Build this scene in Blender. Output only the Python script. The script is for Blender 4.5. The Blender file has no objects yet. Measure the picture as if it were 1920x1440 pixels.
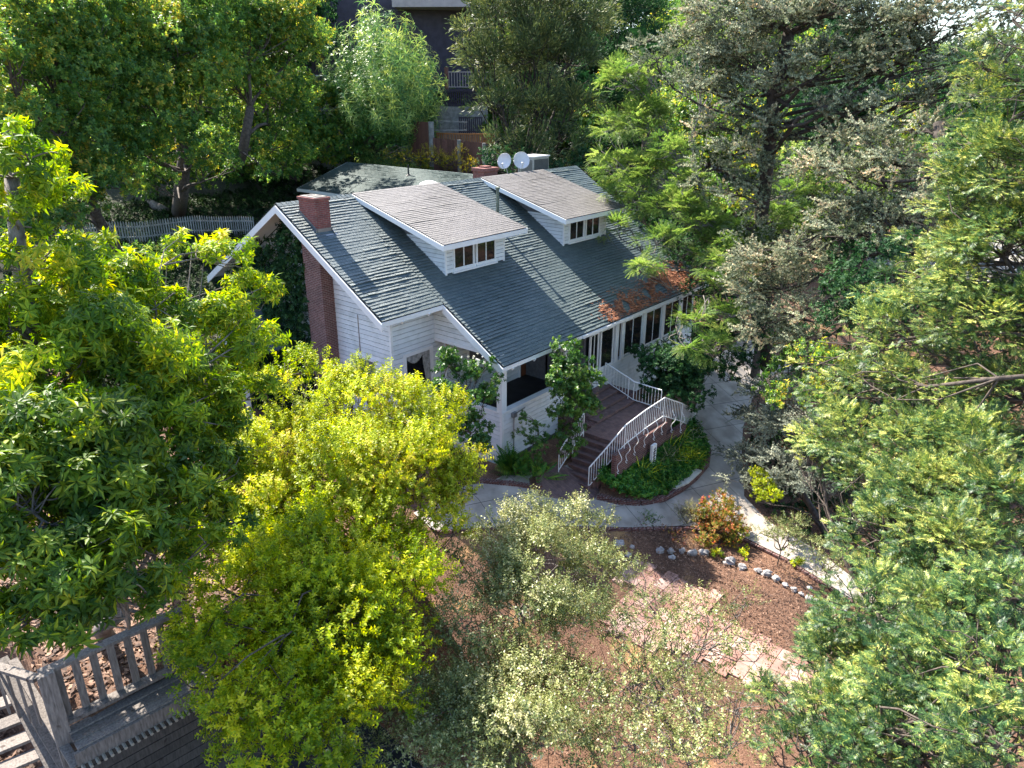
import bpy, math, random
import numpy as np
from mathutils import Vector
R = math.radians
rng = np.random.default_rng(7); random.seed(7)
scn = bpy.context.scene; COL = scn.collection
# ------------------------------------------------------------------ camera
CX, CY, CZ = -15.174, -23.147, 12.654
YAW, PITCH, ROLL, FPX = 0.88256, 0.37724, 0.003788, 1399.3
_cy, _sy, _cp, _sp = math.cos(YAW), math.sin(YAW), math.cos(PITCH), math.sin(PITCH)
FW = np.array([_sy*_cp, _cy*_cp, -_sp]); RT = np.array([_cy, -_sy, 0.0]); UP = np.cross(RT, FW)
RT, UP = RT*math.cos(ROLL)+UP*math.sin(ROLL), UP*math.cos(ROLL)-RT*math.sin(ROLL)
CAMP = np.array([CX, CY, CZ])
cam = bpy.data.cameras.new('camera'); camo = bpy.data.objects.new('camera', cam); COL.objects.link(camo)
from mathutils import Matrix
camo.matrix_world = Matrix(((RT[0], UP[0], -FW[0], CX), (RT[1], UP[1], -FW[1], CY), (RT[2], UP[2], -FW[2], CZ), (0, 0, 0, 1)))
cam.sensor_width = 36; cam.lens = 36*FPX/1920; cam.clip_end = 3000; cam.clip_start = 0.1
scn.camera = camo
# ------------------------------------------------------------------ world, sun, exposure
SUN = Vector((0.085, 0.683, 0.726)).normalized()
w = bpy.data.worlds.new('World'); scn.world = w; w.use_nodes = True
nt = w.node_tree; bg = nt.nodes['Background']; bg.inputs[1].default_value = 0.125
sk = nt.nodes.new('ShaderNodeTexSky'); sk.sky_type = 'NISHITA'; sk.sun_disc = False
sk.sun_elevation = math.asin(SUN.z); sk.sun_rotation = math.atan2(SUN.x, SUN.y)
sk.air_density = 1.0; sk.dust_density = 1.0; sk.ozone_density = 2.5
nt.links.new(sk.outputs[0], bg.inputs[0])
sl = bpy.data.lights.new('sun', 'SUN'); sl.energy = 5.0; sl.angle = R(0.5); sl.color = (1, 0.93, 0.82)
so = bpy.data.objects.new('sun', sl); COL.objects.link(so); so.rotation_euler = SUN.to_track_quat('Z', 'Y').to_euler(); so.location = (0, 0, 60)
scn.view_settings.view_transform = 'Standard'; scn.view_settings.look = 'None'
scn.view_settings.exposure = 1.8; scn.view_settings.gamma = 1.0
scn.cycles.max_bounces = 6; scn.cycles.transmission_bounces = 4

def at(u, v, d):
    r = FW + RT*(u-960)/FPX - UP*(v-720)/FPX
    return CAMP + r/np.linalg.norm(r)*d
def atz(u, v, z):
    r = FW + RT*(u-960)/FPX - UP*(v-720)/FPX
    return CAMP + r*((z-CZ)/r[2])
# ------------------------------------------------------------------ tagging helpers
def tag(o, label=None, cat=None, group=None, kind=None):
    if label: o['label'] = label
    if cat: o['category'] = cat
    if group: o['group'] = group
    if kind: o['kind'] = kind
    return o
def empty(name, loc, label, cat, group=None):
    loc = tuple(RM(loc)[0]) if FRONT[0] else loc
    o = bpy.data.objects.new(name, None); COL.objects.link(o); o.location = loc; o.empty_display_size = .3
    return tag(o, label, cat, group)
FRONT = [False]
def sstep(x): x = np.clip(x, 0, 1); return x*x*(3-2*x)
def gfront(x, y): return -.36*np.clip(-8.6-np.asarray(y, float), 0, 6.2)
def RM(V):
    V = np.atleast_2d(np.asarray(V, float)); P = V.copy(); P[:, 2] = 0; d = P-CAMP; t_ = np.ones(len(V))
    for _ in range(60):
        q = CAMP+d*t_[:, None]; t_ += (q[:, 2]-gfront(q[:, 0], q[:, 1]))/-d[:, 2]*.7
    q = CAMP+d*t_[:, None]; q[:, 2] = gfront(q[:, 0], q[:, 1])+V[:, 2]*t_; return q
def npmesh(name, V, F, mat, parent=None, tint=None, smooth=False):
    """V (n,3) world coordinates, F (m,4) or (m,3) ints, or list of lists"""
    me = bpy.data.meshes.new(name)
    V = np.asarray(V, float)
    if FRONT[0]: V = RM(V)
    if parent is not None:
        rt_ = parent
        while rt_.parent: rt_ = rt_.parent
        V = V - np.array(rt_.location)
    if isinstance(F, np.ndarray):
        k = F.shape[1]; m = F.shape[0]
        me.vertices.add(len(V)); me.vertices.foreach_set('co', V.astype(np.float32).ravel())
        me.loops.add(m*k); me.loops.foreach_set('vertex_index', F.astype(np.int32).ravel())
        me.polygons.add(m); me.polygons.foreach_set('loop_start', (np.arange(m)*k).astype(np.int32))
        me.polygons.foreach_set('loop_total', np.full(m, k, np.int32))
        me.update(calc_edges=True)
    else:
        me.from_pydata(V.tolist(), [], F)
        me.update()
    if tint is not None:
        a = me.attributes.new('tint', 'FLOAT', 'FACE'); a.data.foreach_set('value', np.asarray(tint, np.float32))
    if mat: me.materials.append(mat)
    if smooth: me.polygons.foreach_set('use_smooth', [True]*len(me.polygons))
    o = bpy.data.objects.new(name, me); COL.objects.link(o)
    if parent is not None: o.parent = parent
    return o
class MB:
    def __init__(s): s.v = []; s.f = []; s.t = []
    def add(s, vs, fs, t=None):
        n = len(s.v); s.v += [tuple(map(float, q)) for q in vs]; s.f += [[n+i for i in f] for f in fs]
        s.t += [random.random() if t is None else t]*len(fs)
    def box(s, a, b, t=None):
        x0, y0, z0 = a; x1, y1, z1 = b
        s.add([(x0,y0,z0),(x1,y0,z0),(x1,y1,z0),(x0,y1,z0),(x0,y0,z1),(x1,y0,z1),(x1,y1,z1),(x0,y1,z1)],
              [(0,3,2,1),(4,5,6,7),(0,1,5,4),(1,2,6,5),(2,3,7,6),(3,0,4,7)], t)
    def beam(s, p, q, w_, h, t=None, up=(0,0,1)):
        p = np.array(p, float); q = np.array(q, float); d = q-p; L = np.linalg.norm(d); d /= L
        u = np.array(up, float); sd = np.cross(d, u); n = np.linalg.norm(sd)
        if n < 1e-3: sd = np.array([1., 0, 0])
        else: sd /= n
        u = np.cross(sd, d); a = sd*w_/2; b = u*h/2
        vs = [p-a-b, p+a-b, p+a+b, p-a+b, q-a-b, q+a-b, q+a+b, q-a+b]
        s.add(vs, [(0,3,2,1),(4,5,6,7),(0,1,5,4),(1,2,6,5),(2,3,7,6),(3,0,4,7)], t)
    def tube(s, pts, rad, n=6, t=None, cap=True):
        pts = [np.array(p, float) for p in pts]
        if not hasattr(rad, '__len__'): rad = [rad]*len(pts)
        b = len(s.v); prev = None; vs = []
        for i, p in enumerate(pts):
            d = pts[min(i+1, len(pts)-1)]-pts[max(i-1, 0)]; d = d/(np.linalg.norm(d)+1e-9)
            if prev is None:
                a = np.cross(d, [0.3, 0.5, 0.81]); 
            else: a = prev - d*np.dot(prev, d)
            a /= np.linalg.norm(a)+1e-9; prev = a; c = np.cross(d, a)
            for k in range(n):
                th = 2*math.pi*k/n; vs.append(p+(a*math.cos(th)+c*math.sin(th))*rad[i])
        fs = []
        for i in range(len(pts)-1):
            for k in range(n): fs.append((i*n+k, i*n+(k+1)%n, (i+1)*n+(k+1)%n, (i+1)*n+k))
        if cap: fs.append(tuple(range(n-1, -1, -1))); fs.append(tuple((len(pts)-1)*n+k for k in range(n)))
        s.add(vs, fs, t)
    def poly(s, pts, thick, t=None):
        """horizontal-or-any planar polygon extruded by vector thick"""
        n = len(pts); p = [np.array(q, float) for q in pts]; tk = np.array(thick, float)
        vs = p+[q+tk for q in p]
        s.add(vs, [tuple(range(n-1, -1, -1)), tuple(range(n, 2*n))]+[(i, (i+1)%n, n+(i+1)%n, n+i) for i in range(n)], t)
    def build(s, name, mat, parent=None, smooth=False):
        o = npmesh(name, s.v, s.f, mat, parent, s.t, smooth)
        return o
# ------------------------------------------------------------------ materials
def mat(name):
    m = bpy.data.materials.new(name); m.use_nodes = True; t = m.node_tree
    return m, t, t.nodes['Principled BSDF']
def N(t, ty, **kw):
    n = t.nodes.new(ty)
    for k, v in kw.items():
        if k.startswith('i_'): n.inputs[k[2:].replace('_', ' ')].default_value = v
        else: setattr(n, k, v)
    return n
def c4(c): return (c[0], c[1], c[2], 1)
def ramp(t, fac, stops):
    r = t.nodes.new('ShaderNodeValToRGB'); e = r.color_ramp.elements
    while len(e) < len(stops): e.new(0.5)
    for i, (p, c) in enumerate(stops): e[i].position = p; e[i].color = c4(c)
    t.links.new(fac, r.inputs[0]); return r.outputs[0]
def mixc(t, fac, a, b, mode='MIX'):
    m = t.nodes.new('ShaderNodeMix'); m.data_type = 'RGBA'; m.blend_type = mode
    for s_, x in ((m.inputs[0], fac), (m.inputs[6], a), (m.inputs[7], b)):
        if isinstance(x, (int, float)): s_.default_value = x
        elif isinstance(x, tuple): s_.default_value = c4(x)
        else: t.links.new(x, s_)
    return m.outputs[2]
def noise(t, scale, detail=3, vec=None, rough=.55):
    n = N(t, 'ShaderNodeTexNoise'); n.inputs['Scale'].default_value = scale; n.inputs['Detail'].default_value = detail; n.inputs['Roughness'].default_value = rough
    if vec is None:
        g = N(t, 'ShaderNodeNewGeometry'); vec = g.outputs['Position']
    t.links.new(vec, n.inputs['Vector']); return n.outputs['Fac']
def bump(t, b, h, strength=.3, dist=.01):
    n = N(t, 'ShaderNodeBump'); n.inputs['Strength'].default_value = strength; n.inputs['Distance'].default_value = dist
    t.links.new(h, n.inputs['Height']); t.links.new(n.outputs[0], b.inputs['Normal'])
def tintn(t):
    a = N(t, 'ShaderNodeAttribute'); a.attribute_name = 'tint'; return a.outputs['Fac']
LB = dict(avocado_leaves=(2.9, 2.5, 1.8), dark_broad_leaves=(3.6, 2.9, 1.8), gold_leaves=(1.6, 1.9, 1.5), lime_leaves=(3.7, 2.75, 1.5), olive_leaves=(2.0, 1.9, 1.8), redwood_needles=(2.7, 2.4, 1.9), cedar_needles=(2.6, 2.6, 2.6),
    blue_cedar_needles=(2.0, 2.0, 1.9), bright_leaves=(1.7, 1.3, 2.3), drooping_leaves=(2.2, 2.5, 2.0), reed_leaves=(2.2, 1.9, 1.9), hill_leaves=(2.7, 2.4, 2.0), dark_leaves=(1.8, 1.9, 1.7), shrub_leaves=(2.0, 1.9, 1.7), fern_leaves=(2.0, 1.8, 1.6), ivy_leaves=(1.4, 1.4, 1.4))
def leafmat(name, stops, trans=.35, rough=.45, spec=.5, tcol=None, sat_noise=.6):
    k_ = LB.get(name, (1, 1, 1)); stops = [(p_, tuple(min(.75, a_*b_) for a_, b_ in zip(c_, k_))) for p_, c_ in stops]; spec *= .6
    m, t, b = mat(name)
    col = ramp(t, tintn(t), stops)
    nz = noise(t, .9, 2)
    mr = N(t, 'ShaderNodeMapRange'); mr.inputs[1].default_value = .3; mr.inputs[2].default_value = .7; mr.inputs[3].default_value = .72; mr.inputs[4].default_value = 1.2
    t.links.new(nz, mr.inputs[0])
    h = N(t, 'ShaderNodeHueSaturation'); t.links.new(mr.outputs[0], h.inputs['Value']); t.links.new(col, h.inputs['Color'])
    col = h.outputs[0]
    t.links.new(col, b.inputs['Base Color']); b.inputs['Roughness'].default_value = rough; b.inputs['Specular IOR Level'].default_value = spec
    tr = N(t, 'ShaderNodeBsdfTranslucent')
    h2 = N(t, 'ShaderNodeHueSaturation'); h2.inputs['Value'].default_value = 1.5; h2.inputs['Saturation'].default_value = 1.1; h2.inputs['Hue'].default_value = .487
    t.links.new(col, h2.inputs['Color']); t.links.new(h2.outputs[0], tr.inputs['Color'])
    mx = N(t, 'ShaderNodeMixShader'); mx.inputs[0].default_value = trans
    t.links.new(b.outputs[0], mx.inputs[1]); t.links.new(tr.outputs[0], mx.inputs[2])
    t.links.new(mx.outputs[0], t.nodes['Material Output'].inputs[0]); return m
def plain(name, col, rough=.6, var=.15, scale=6, metal=0, bmp=.0, col2=None):
    m, t, b = mat(name)
    nz = noise(t, scale, 4)
    c2 = col2 if col2 else tuple(x*(1-var*2) for x in col)
    t.links.new(ramp(t, nz, [(.35, c2), (.65, col)]), b.inputs['Base Color'])
    b.inputs['Roughness'].default_value = rough; b.inputs['Metallic'].default_value = metal
    if bmp: bump(t, b, noise(t, scale*8, 3), bmp, .02)
    return m
M = {}
M['white'] = plain('white_paint', (.80, .80, .78), .45, .04, 3)
M['trim'] = plain('white_trim', (.82, .82, .80), .4, .03, 3)
def siding_mat():
    m, t, b = mat('painted_siding')
    tt = tintn(t); c = ramp(t, tt, [(0, (.68, .71, .72)), (1, (.78, .80, .80))])
    d = ramp(t, noise(t, 2.5, 5), [(.32, (.70, .72, .68)), (.52, (1, 1, 1))])
    t.links.new(mixc(t, .55, c, mixc(t, 1.0, c, d, 'MULTIPLY')), b.inputs['Base Color']); b.inputs['Roughness'].default_value = .5
    bump(t, b, noise(t, 30, 3), .15, .01); return m
M['siding'] = siding_mat()
M['gap'] = plain('bare_wall_boards', (.16, .16, .17), .8)
def shingle_mat(name, a, b_, moss, sp=.9):
    m, t, b = mat(name)
    c = ramp(t, tintn(t), [(0, a), (1, b_)])
    g = ramp(t, noise(t, 160, 2), [(.3, (.55, .55, .55)), (.7, (1.35, 1.35, 1.35))])
    c = mixc(t, 1.0, c, g, 'MULTIPLY')
    st = ramp(t, noise(t, .8, 5), [(.42, (1, 1, 1)), (.7, moss)])
    c = mixc(t, .8, c, st, 'MULTIPLY')
    t.links.new(c, b.inputs['Base Color']); b.inputs['Roughness'].default_value = .55; b.inputs['Specular IOR Level'].default_value = sp; b.inputs['Sheen Weight'].default_value = 0; b.inputs['Sheen Roughness'].default_value = .5; b.inputs['Sheen Tint'].default_value = (1, .95, .88, 1)
    bump(t, b, noise(t, 55, 4, rough=.8), .7, .03); return m
M['shingle'] = shingle_mat('asphalt_shingles', (.052, .086, .090), (.098, .132, .132), (.9, .9, .88))
M['shingle_dormer'] = shingle_mat('dormer_shingles', (.125, .113, .108), (.17, .155, .145), (.8, .8, .78), .6)
M['shingle_green'] = shingle_mat('green_shingles', (.035, .062, .062), (.06, .095, .092), (.8, .85, .8), .2)
M['felt'] = plain('roof_felt', (.03, .035, .035), .9)
def brick_mat(name, c1, c2, mortar, scale=1.0, bw=.2, bh=.065, horiz_rot=0):
    m, t, b = mat(name)
    tc = N(t, 'ShaderNodeTexCoord'); g = N(t, 'ShaderNodeNewGeometry')
    sx = N(t, 'ShaderNodeSeparateXYZ'); t.links.new(g.outputs['Position'], sx.inputs[0])
    sn = N(t, 'ShaderNodeSeparateXYZ'); t.links.new(g.outputs['Normal'], sn.inputs[0])
    ad = N(t, 'ShaderNodeMath', operation='ADD'); t.links.new(sx.outputs[0], ad.inputs[0]); t.links.new(sx.outputs[1], ad.inputs[1])
    v1 = N(t, 'ShaderNodeCombineXYZ'); t.links.new(ad.outputs[0], v1.inputs[0]); t.links.new(sx.outputs[2], v1.inputs[1])
    v2 = N(t, 'ShaderNodeCombineXYZ'); t.links.new(sx.outputs[1 if horiz_rot else 0], v2.inputs[0]); t.links.new(sx.outputs[0 if horiz_rot else 1], v2.inputs[1])
    ab = N(t, 'ShaderNodeMath', operation='ABSOLUTE'); t.links.new(sn.outputs[2], ab.inputs[0])
    gt = N(t, 'ShaderNodeMath', operation='GREATER_THAN'); t.links.new(ab.outputs[0], gt.inputs[0]); gt.inputs[1].default_value = .6
    mv = N(t, 'ShaderNodeMix'); mv.data_type = 'VECTOR'; t.links.new(gt.outputs[0], mv.inputs[0]); t.links.new(v1.outputs[0], mv.inputs[4]); t.links.new(v2.outputs[0], mv.inputs[5])
    br = N(t, 'ShaderNodeTexBrick'); t.links.new(mv.outputs[1], br.inputs['Vector']); br.inputs['Scale'].default_value = 1
    br.inputs['Brick Width'].default_value = bw; br.inputs['Row Height'].default_value = bh; br.inputs['Mortar Size'].default_value = .008
    br.inputs['Color1'].default_value = c4(c1); br.inputs['Color2'].default_value = c4(c2); br.inputs['Mortar'].default_value = c4(mortar); br.inputs['Bias'].default_value = .0
    d = ramp(t, noise(t, 5, 5), [(.3, (.6, .58, .58)), (.65, (1.15, 1.1, 1.1))])
    t.links.new(mixc(t, .8, br.outputs[0], mixc(t, 1, br.outputs[0], d, 'MULTIPLY')), b.inputs['Base Color']); b.inputs['Roughness'].default_value = .85
    iv = N(t, 'ShaderNodeMath', operation='SUBTRACT'); iv.inputs[0].default_value = 1; t.links.new(br.outputs['Fac'], iv.inputs[1])
    bump(t, b, iv.outputs[0], .6, .012); return m
M['brick'] = brick_mat('chimney_brick', (.27, .075, .055), (.18, .05, .045), (.22, .16, .14))
M['brick_old'] = brick_mat('weathered_chimney_brick', (.17, .07, .06), (.12, .05, .045), (.33, .27, .24))
M['brick_step'] = brick_mat('step_brick', (.21, .125, .11), (.155, .095, .088), (.11, .09, .085), bw=.21, bh=.10, horiz_rot=1)
M['brick_wall'] = brick_mat('garden_brick', (.15, .06, .05), (.09, .038, .035), (.24, .20, .18), bw=.24, bh=.085)
M['metal_white'] = plain('white_iron', (.82, .82, .80), .4, .05, 8)
M['galv'] = plain('galvanised_metal', (.34, .35, .36), .35, .15, 5, .7)
M['pipe'] = plain('green_grey_pipe', (.16, .19, .14), .6, .3, 12)
M['dark_metal'] = plain('dark_metal', (.03, .03, .03), .5)
M['ac'] = plain('ac_beige_metal', (.42, .40, .37), .5, .08, 4)
M['acgrille'] = plain('ac_grille', (.12, .12, .12), .5)
M['dish'] = plain('dish_grey', (.62, .62, .63), .35, .05, 5)
def glass():
    m, t, b = mat('window_glass'); b.inputs['Base Color'].default_value = (.012, .013, .014, 1); b.inputs['Roughness'].default_value = .05; b.inputs['Specular IOR Level'].default_value = .4; return m
M['glass'] = glass()
M['curtain'] = plain('lace_curtain', (.45, .45, .42), .9, .25, 9)
M['door'] = plain('varnished_door', (.17, .055, .022), .35, .25, 5)
M['porchfloor'] = plain('porch_floor', (.022, .022, .026), .7, .3, 2)
def wood_mat(name, a, b_, rough=.85):
    m, t, b = mat(name)
    g = N(t, 'ShaderNodeNewGeometry')
    mp = N(t, 'ShaderNodeMapping'); mp.inputs['Scale'].default_value = (1, 1, .15); t.links.new(g.outputs['Position'], mp.inputs[0])
    nz = noise(t, 40, 5, mp.outputs[0]); base = ramp(t, nz, [(.3, a), (.7, b_)])
    tt = ramp(t, tintn(t), [(0, (.7, .7, .7)), (1, (1.2, 1.2, 1.2))])
    c = mixc(t, 1, base, tt, 'MULTIPLY')
    k = ramp(t, noise(t, 7, 1), [(.70, (1, 1, 1)), (.76, (.35, .3, .28))])
    t.links.new(mixc(t, 1, c, k, 'MULTIPLY'), b.inputs['Base Color']); b.inputs['Roughness'].default_value = rough
    bump(t, b, nz, .5, .01); return m
M['wood'] = wood_mat('weathered_wood', (.10, .085, .075), (.26, .225, .20))
M['fence_brown'] = wood_mat('brown_fence_wood', (.10, .045, .035), (.19, .085, .06))
M['planks_shade'] = wood_mat('shade_dark_planks', (.03, .026, .024), (.075, .065, .058))  # dark tone stands in for the deep shade under the deck
M['fence_shade'] = wood_mat('shade_grey_pickets', (.22, .22, .21), (.42, .42, .40))  # pickets greyed to paint in the dim shade they stand in
M['fence_orange'] = wood_mat('orange_fence_wood', (.35, .14, .05), (.5, .22, .08))
M['concrete'] = plain('concrete', (.36, .33, .29), .85, .18, 3, 0, .3)
M['concrete_grey'] = plain('grey_concrete', (.30, .30, .29), .9, .2, 4, 0, .3)
M['plum'] = plain('plum_wall', (.055, .045, .065), .8, .15, 2)
M['plumroof'] = plain('far_roof', (.40, .33, .32), .8, .1, 2)
M['bark'] = plain('bark', (.13, .10, .08), .9, .3, 9, 0, .8)
M['bark_grey'] = plain('grey_bark', (.24, .21, .19), .9, .28, 9, 0, .8)
M['bark_dark'] = plain('dark_bark', (.07, .055, .045), .95, .3, 8, 0, .8)
M['rock'] = plain('rock', (.40, .38, .36), .85, .25, 5, 0, .8, col2=(.22, .21, .21))
M['asphalt'] = plain('asphalt', (.05, .05, .055), .9, .25, 6, 0, .4)
M['limestone'] = plain('pale_stone', (.55, .52, .45), .85, .15, 5, 0, .4)
def soil():
    m, t, b = mat('mulch_soil')
    c = ramp(t, noise(t, 22, 6, rough=.75), [(.32, (.05, .026, .016)), (.5, (.17, .085, .05)), (.70, (.34, .21, .14))])
    d = ramp(t, noise(t, .7, 6, rough=.65), [(.56, (0, 0, 0)), (.72, (.8, .8, .8))])
    dry = ramp(t, noise(t, 45, 4, rough=.7), [(.35, (.25, .13, .05)), (.65, (.62, .38, .15))])
    c = mixc(t, d, c, dry)
    g = N(t, 'ShaderNodeNewGeometry'); sx = N(t, 'ShaderNodeSeparateXYZ'); t.links.new(g.outputs['Position'], sx.inputs[0])
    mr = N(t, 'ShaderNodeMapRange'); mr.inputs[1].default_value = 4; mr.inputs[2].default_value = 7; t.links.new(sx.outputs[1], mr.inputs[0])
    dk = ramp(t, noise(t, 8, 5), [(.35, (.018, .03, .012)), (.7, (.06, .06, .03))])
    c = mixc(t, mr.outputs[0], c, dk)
    c = mixc(t, 1, c, ramp(t, noise(t, .35, 6, rough=.7), [(.36, (.55, .52, .5)), (.6, (1.1, 1.08, 1.05))]), 'MULTIPLY')
    t.links.new(c, b.inputs['Base Color']); b.inputs['Roughness'].default_value = .95
    bump(t, b, noise(t, 25, 6, rough=.8), 1.0, .05); return m
M['soil'] = soil()
def paving():
    m, t, b = mat('concrete_path')
    g = N(t, 'ShaderNodeNewGeometry'); mp = N(t, 'ShaderNodeMapping'); mp.inputs['Rotation'].default_value = (0, 0, R(18)); t.links.new(g.outputs['Position'], mp.inputs[0])
    br = N(t, 'ShaderNodeTexBrick'); t.links.new(mp.outputs[0], br.inputs['Vector']); br.inputs['Scale'].default_value = 1
    br.inputs['Brick Width'].default_value = 1.7; br.inputs['Row Height'].default_value = 1.35; br.inputs['Mortar Size'].default_value = .012; br.offset = 0
    for k, c in (('Color1', (.40, .35, .30)), ('Color2', (.35, .31, .27)), ('Mortar', (.10, .085, .07))): br.inputs[k].default_value = c4(c)
    d = ramp(t, noise(t, 1.2, 6), [(.35, (.62, .60, .58)), (.65, (1.1, 1.1, 1.1))])
    t.links.new(mixc(t, 1, br.outputs[0], d, 'MULTIPLY'), b.inputs['Base Color']); b.inputs['Roughness'].default_value = .85
    bump(t, b, noise(t, 60, 4), .25, .01); return m
M['path'] = paving()
def tiles():
    m, t, b = mat('terracotta_tiles')
    c = ramp(t, tintn(t), [(0, (.25, .125, .095)), (.5, (.36, .215, .175)), (1, (.44, .31, .26))])
    d = ramp(t, noise(t, 3, 6), [(.32, (.7, .66, .62)), (.62, (1.12, 1.12, 1.12))])
    t.links.new(mixc(t, 1, c, d, 'MULTIPLY'), b.inputs['Base Color']); b.inputs['Roughness'].default_value = .8
    bump(t, b, noise(t, 30, 4), .3, .01); return m
M['tiles'] = tiles()
def litterm():
    m, t, b = mat('dead_leaves'); t.links.new(ramp(t, tintn(t), [(0, (.04, .02, .012)), (.6, (.13, .065, .038)), (1, (.30, .18, .12))]), b.inputs['Base Color']); b.inputs['Roughness'].default_value = .8; return m
M['litter'] = litterm()
def litter2():
    m, t, b = mat('rust_leaves'); t.links.new(ramp(t, tintn(t), [(0, (.16, .05, .02)), (.6, (.33, .115, .05)), (1, (.50, .24, .13))]), b.inputs['Base Color']); b.inputs['Roughness'].default_value = .8; return m
M['rust'] = litter2()
M['l_avocado'] = leafmat('avocado_leaves', [(0, (.02, .055, .008)), (.4, (.06, .12, .010)), (.8, (.14, .20, .014)), (1, (.26, .26, .03))], .48, .45, .45)
M['l_broad'] = leafmat('dark_broad_leaves', [(0, (.010, .032, .008)), (.5, (.030, .070, .010)), (.85, (.065, .11, .012)), (1, (.12, .16, .02))], .45, .45, .45)
M['l_gold'] = leafmat('gold_leaves', [(0, (.09, .11, .01)), (.4, (.22, .23, .015)), (.75, (.34, .32, .025)), (1, (.44, .31, .07))], .42, .45, .4)
M['l_lime'] = leafmat('lime_leaves', [(0, (.03, .075, .008)), (.5, (.085, .15, .010)), (.9, (.17, .23, .015)), (1, (.30, .27, .04))], .42, .45, .4)
M['l_olive'] = leafmat('olive_leaves', [(0, (.05, .075, .03)), (.5, (.12, .145, .05)), (.85, (.20, .21, .09)), (1, (.33, .33, .2))], .25, .4, .6)
M['l_redwood'] = leafmat('redwood_needles', [(0, (.008, .028, .013)), (.4, (.030, .068, .025)), (.65, (.085, .13, .036)), (.85, (.16, .195, .052)), (1, (.28, .30, .11))], .27, .42, .6)  # stops range from recess shade to sunlit tips, dealt out at random
M['l_cedar'] = leafmat('cedar_needles', [(0, (.026, .036, .020)), (.5, (.10, .115, .070)), (.85, (.20, .21, .14)), (1, (.25, .19, .12))], .15, .55, .4)
M['l_bluecedar'] = leafmat('blue_cedar_needles', [(0, (.06, .07, .05)), (.5, (.15, .165, .13)), (1, (.24, .24, .19))], .15, .55, .4)
M['l_bright'] = leafmat('bright_leaves', [(0, (.035, .10, .015)), (.5, (.10, .22, .025)), (1, (.22, .34, .06))], .45, .45, .4)
M['l_euca'] = leafmat('drooping_leaves', [(0, (.020, .028, .016)), (.5, (.045, .058, .026)), (.85, (.10, .10, .035)), (1, (.16, .14, .06))], .22, .5, .4)
M['l_reed'] = leafmat('reed_leaves', [(0, (.03, .09, .03)), (.5, (.09, .18, .05)), (1, (.22, .30, .08))], .35, .4, .5)
M['l_hill'] = leafmat('hill_leaves', [(0, (.020, .06, .018)), (.5, (.055, .115, .028)), (.85, (.13, .17, .03)), (1, (.24, .21, .045))], .5, .45, .5)
M['l_dark'] = leafmat('dark_leaves', [(0, (.006, .02, .010)), (.6, (.016, .045, .018)), (1, (.035, .075, .025))], .25, .6, .25)
M['l_shrub'] = leafmat('shrub_leaves', [(0, (.015, .05, .012)), (.6, (.04, .10, .02)), (1, (.10, .16, .03))], .3, .35, .55)
M['l_yellow'] = leafmat('yellow_leaves', [(0, (.12, .13, .01)), (.6, (.34, .30, .02)), (1, (.5, .42, .06))], .4, .5, .3)
M['l_orange'] = leafmat('orange_rose_leaves', [(0, (.07, .12, .02)), (.45, (.26, .24, .04)), (.7, (.5, .24, .08)), (1, (.55, .16, .10))], .4, .5, .3)
M['l_fern'] = leafmat('fern_leaves', [(0, (.012, .06, .012)), (.6, (.03, .12, .02)), (1, (.10, .20, .03))], .3, .4, .4)
M['l_ivy'] = leafmat('ivy_leaves', [(0, (.008, .02, .008)), (.6, (.02, .045, .014)), (1, (.05, .09, .03))], .2, .65, .2)
M['l_pale'] = leafmat('pale_leaves', [(0, (.14, .15, .05)), (.6, (.34, .33, .16)), (1, (.55, .5, .35))], .35, .5, .3)
M['l_palm'] = leafmat('palm_leaves', [(0, (.03, .07, .02)), (1, (.16, .22, .04))], .3, .4, .5)
M['l_flower'] = leafmat('white_flowers', [(0, (.6, .6, .5)), (1, (.85, .85, .75))], .3, .6, .2)
# ------------------------------------------------------------------ leaf templates (z = outward axis, x = side)
def leaf(base, d, side, L, W, fold=.25, two=True):
    base = np.array(base, float); d = np.array(d, float); d /= np.linalg.norm(d); side = np.array(side, float); side -= d*(side@d); side /= np.linalg.norm(side); n = np.cross(d, side)
    tip = base+d*L-n*L*.12; l = base+d*L*.45+side*W/2+n*W*fold; r = base+d*L*.45-side*W/2+n*W*fold; m = base+d*L*.5
    if two: return [base, l, tip, r, m], [(0, 4, 2, 1), (0, 3, 2, 4)]
    return [base, l, tip, r], [(0, 3, 2, 1)]
def tm(parts):
    V = []; F = []
    for vs, fs in parts:
        n = len(V); V += list(vs); F += [tuple(n+i for i in f) for f in fs]
    return np.array(V), np.array(F)
def rosette(n=11, L=1., W=.27, up=.3):
    p = []
    for i in range(n):
        a = i*2.4+random.uniform(-.2, .2); e = up+random.uniform(-.55, .5)-(.45 if i < n/2 else 0)
        d = (math.cos(a)*math.cos(e), math.sin(a)*math.cos(e), math.sin(e)); s = (-math.sin(a), math.cos(a), 0)
        p.append(leaf(np.array(d)*.06, d, s, L*random.uniform(.55, 1.15), W*random.uniform(.8, 1.2), .2))
    return tm(p)
def twig(n=14, L=.35, lw=.22, span=1., two=False, spread=1.0):
    p = []
    for i in range(n):
        t_ = (i+.5)/n; a = i*2.4; e = .5+random.uniform(-.3, .4)
        d = np.array((math.cos(a)*math.cos(e)*spread, math.sin(a)*math.cos(e)*spread, math.sin(e))); s = np.array((-math.sin(a), math.cos(a), random.uniform(-.5, .5)))
        p.append(leaf((random.uniform(-.03, .03), random.uniform(-.03, .03), t_*span), d, s, L*random.uniform(.7, 1.15), L*lw*2, .2, two))
    return tm(p)
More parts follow.
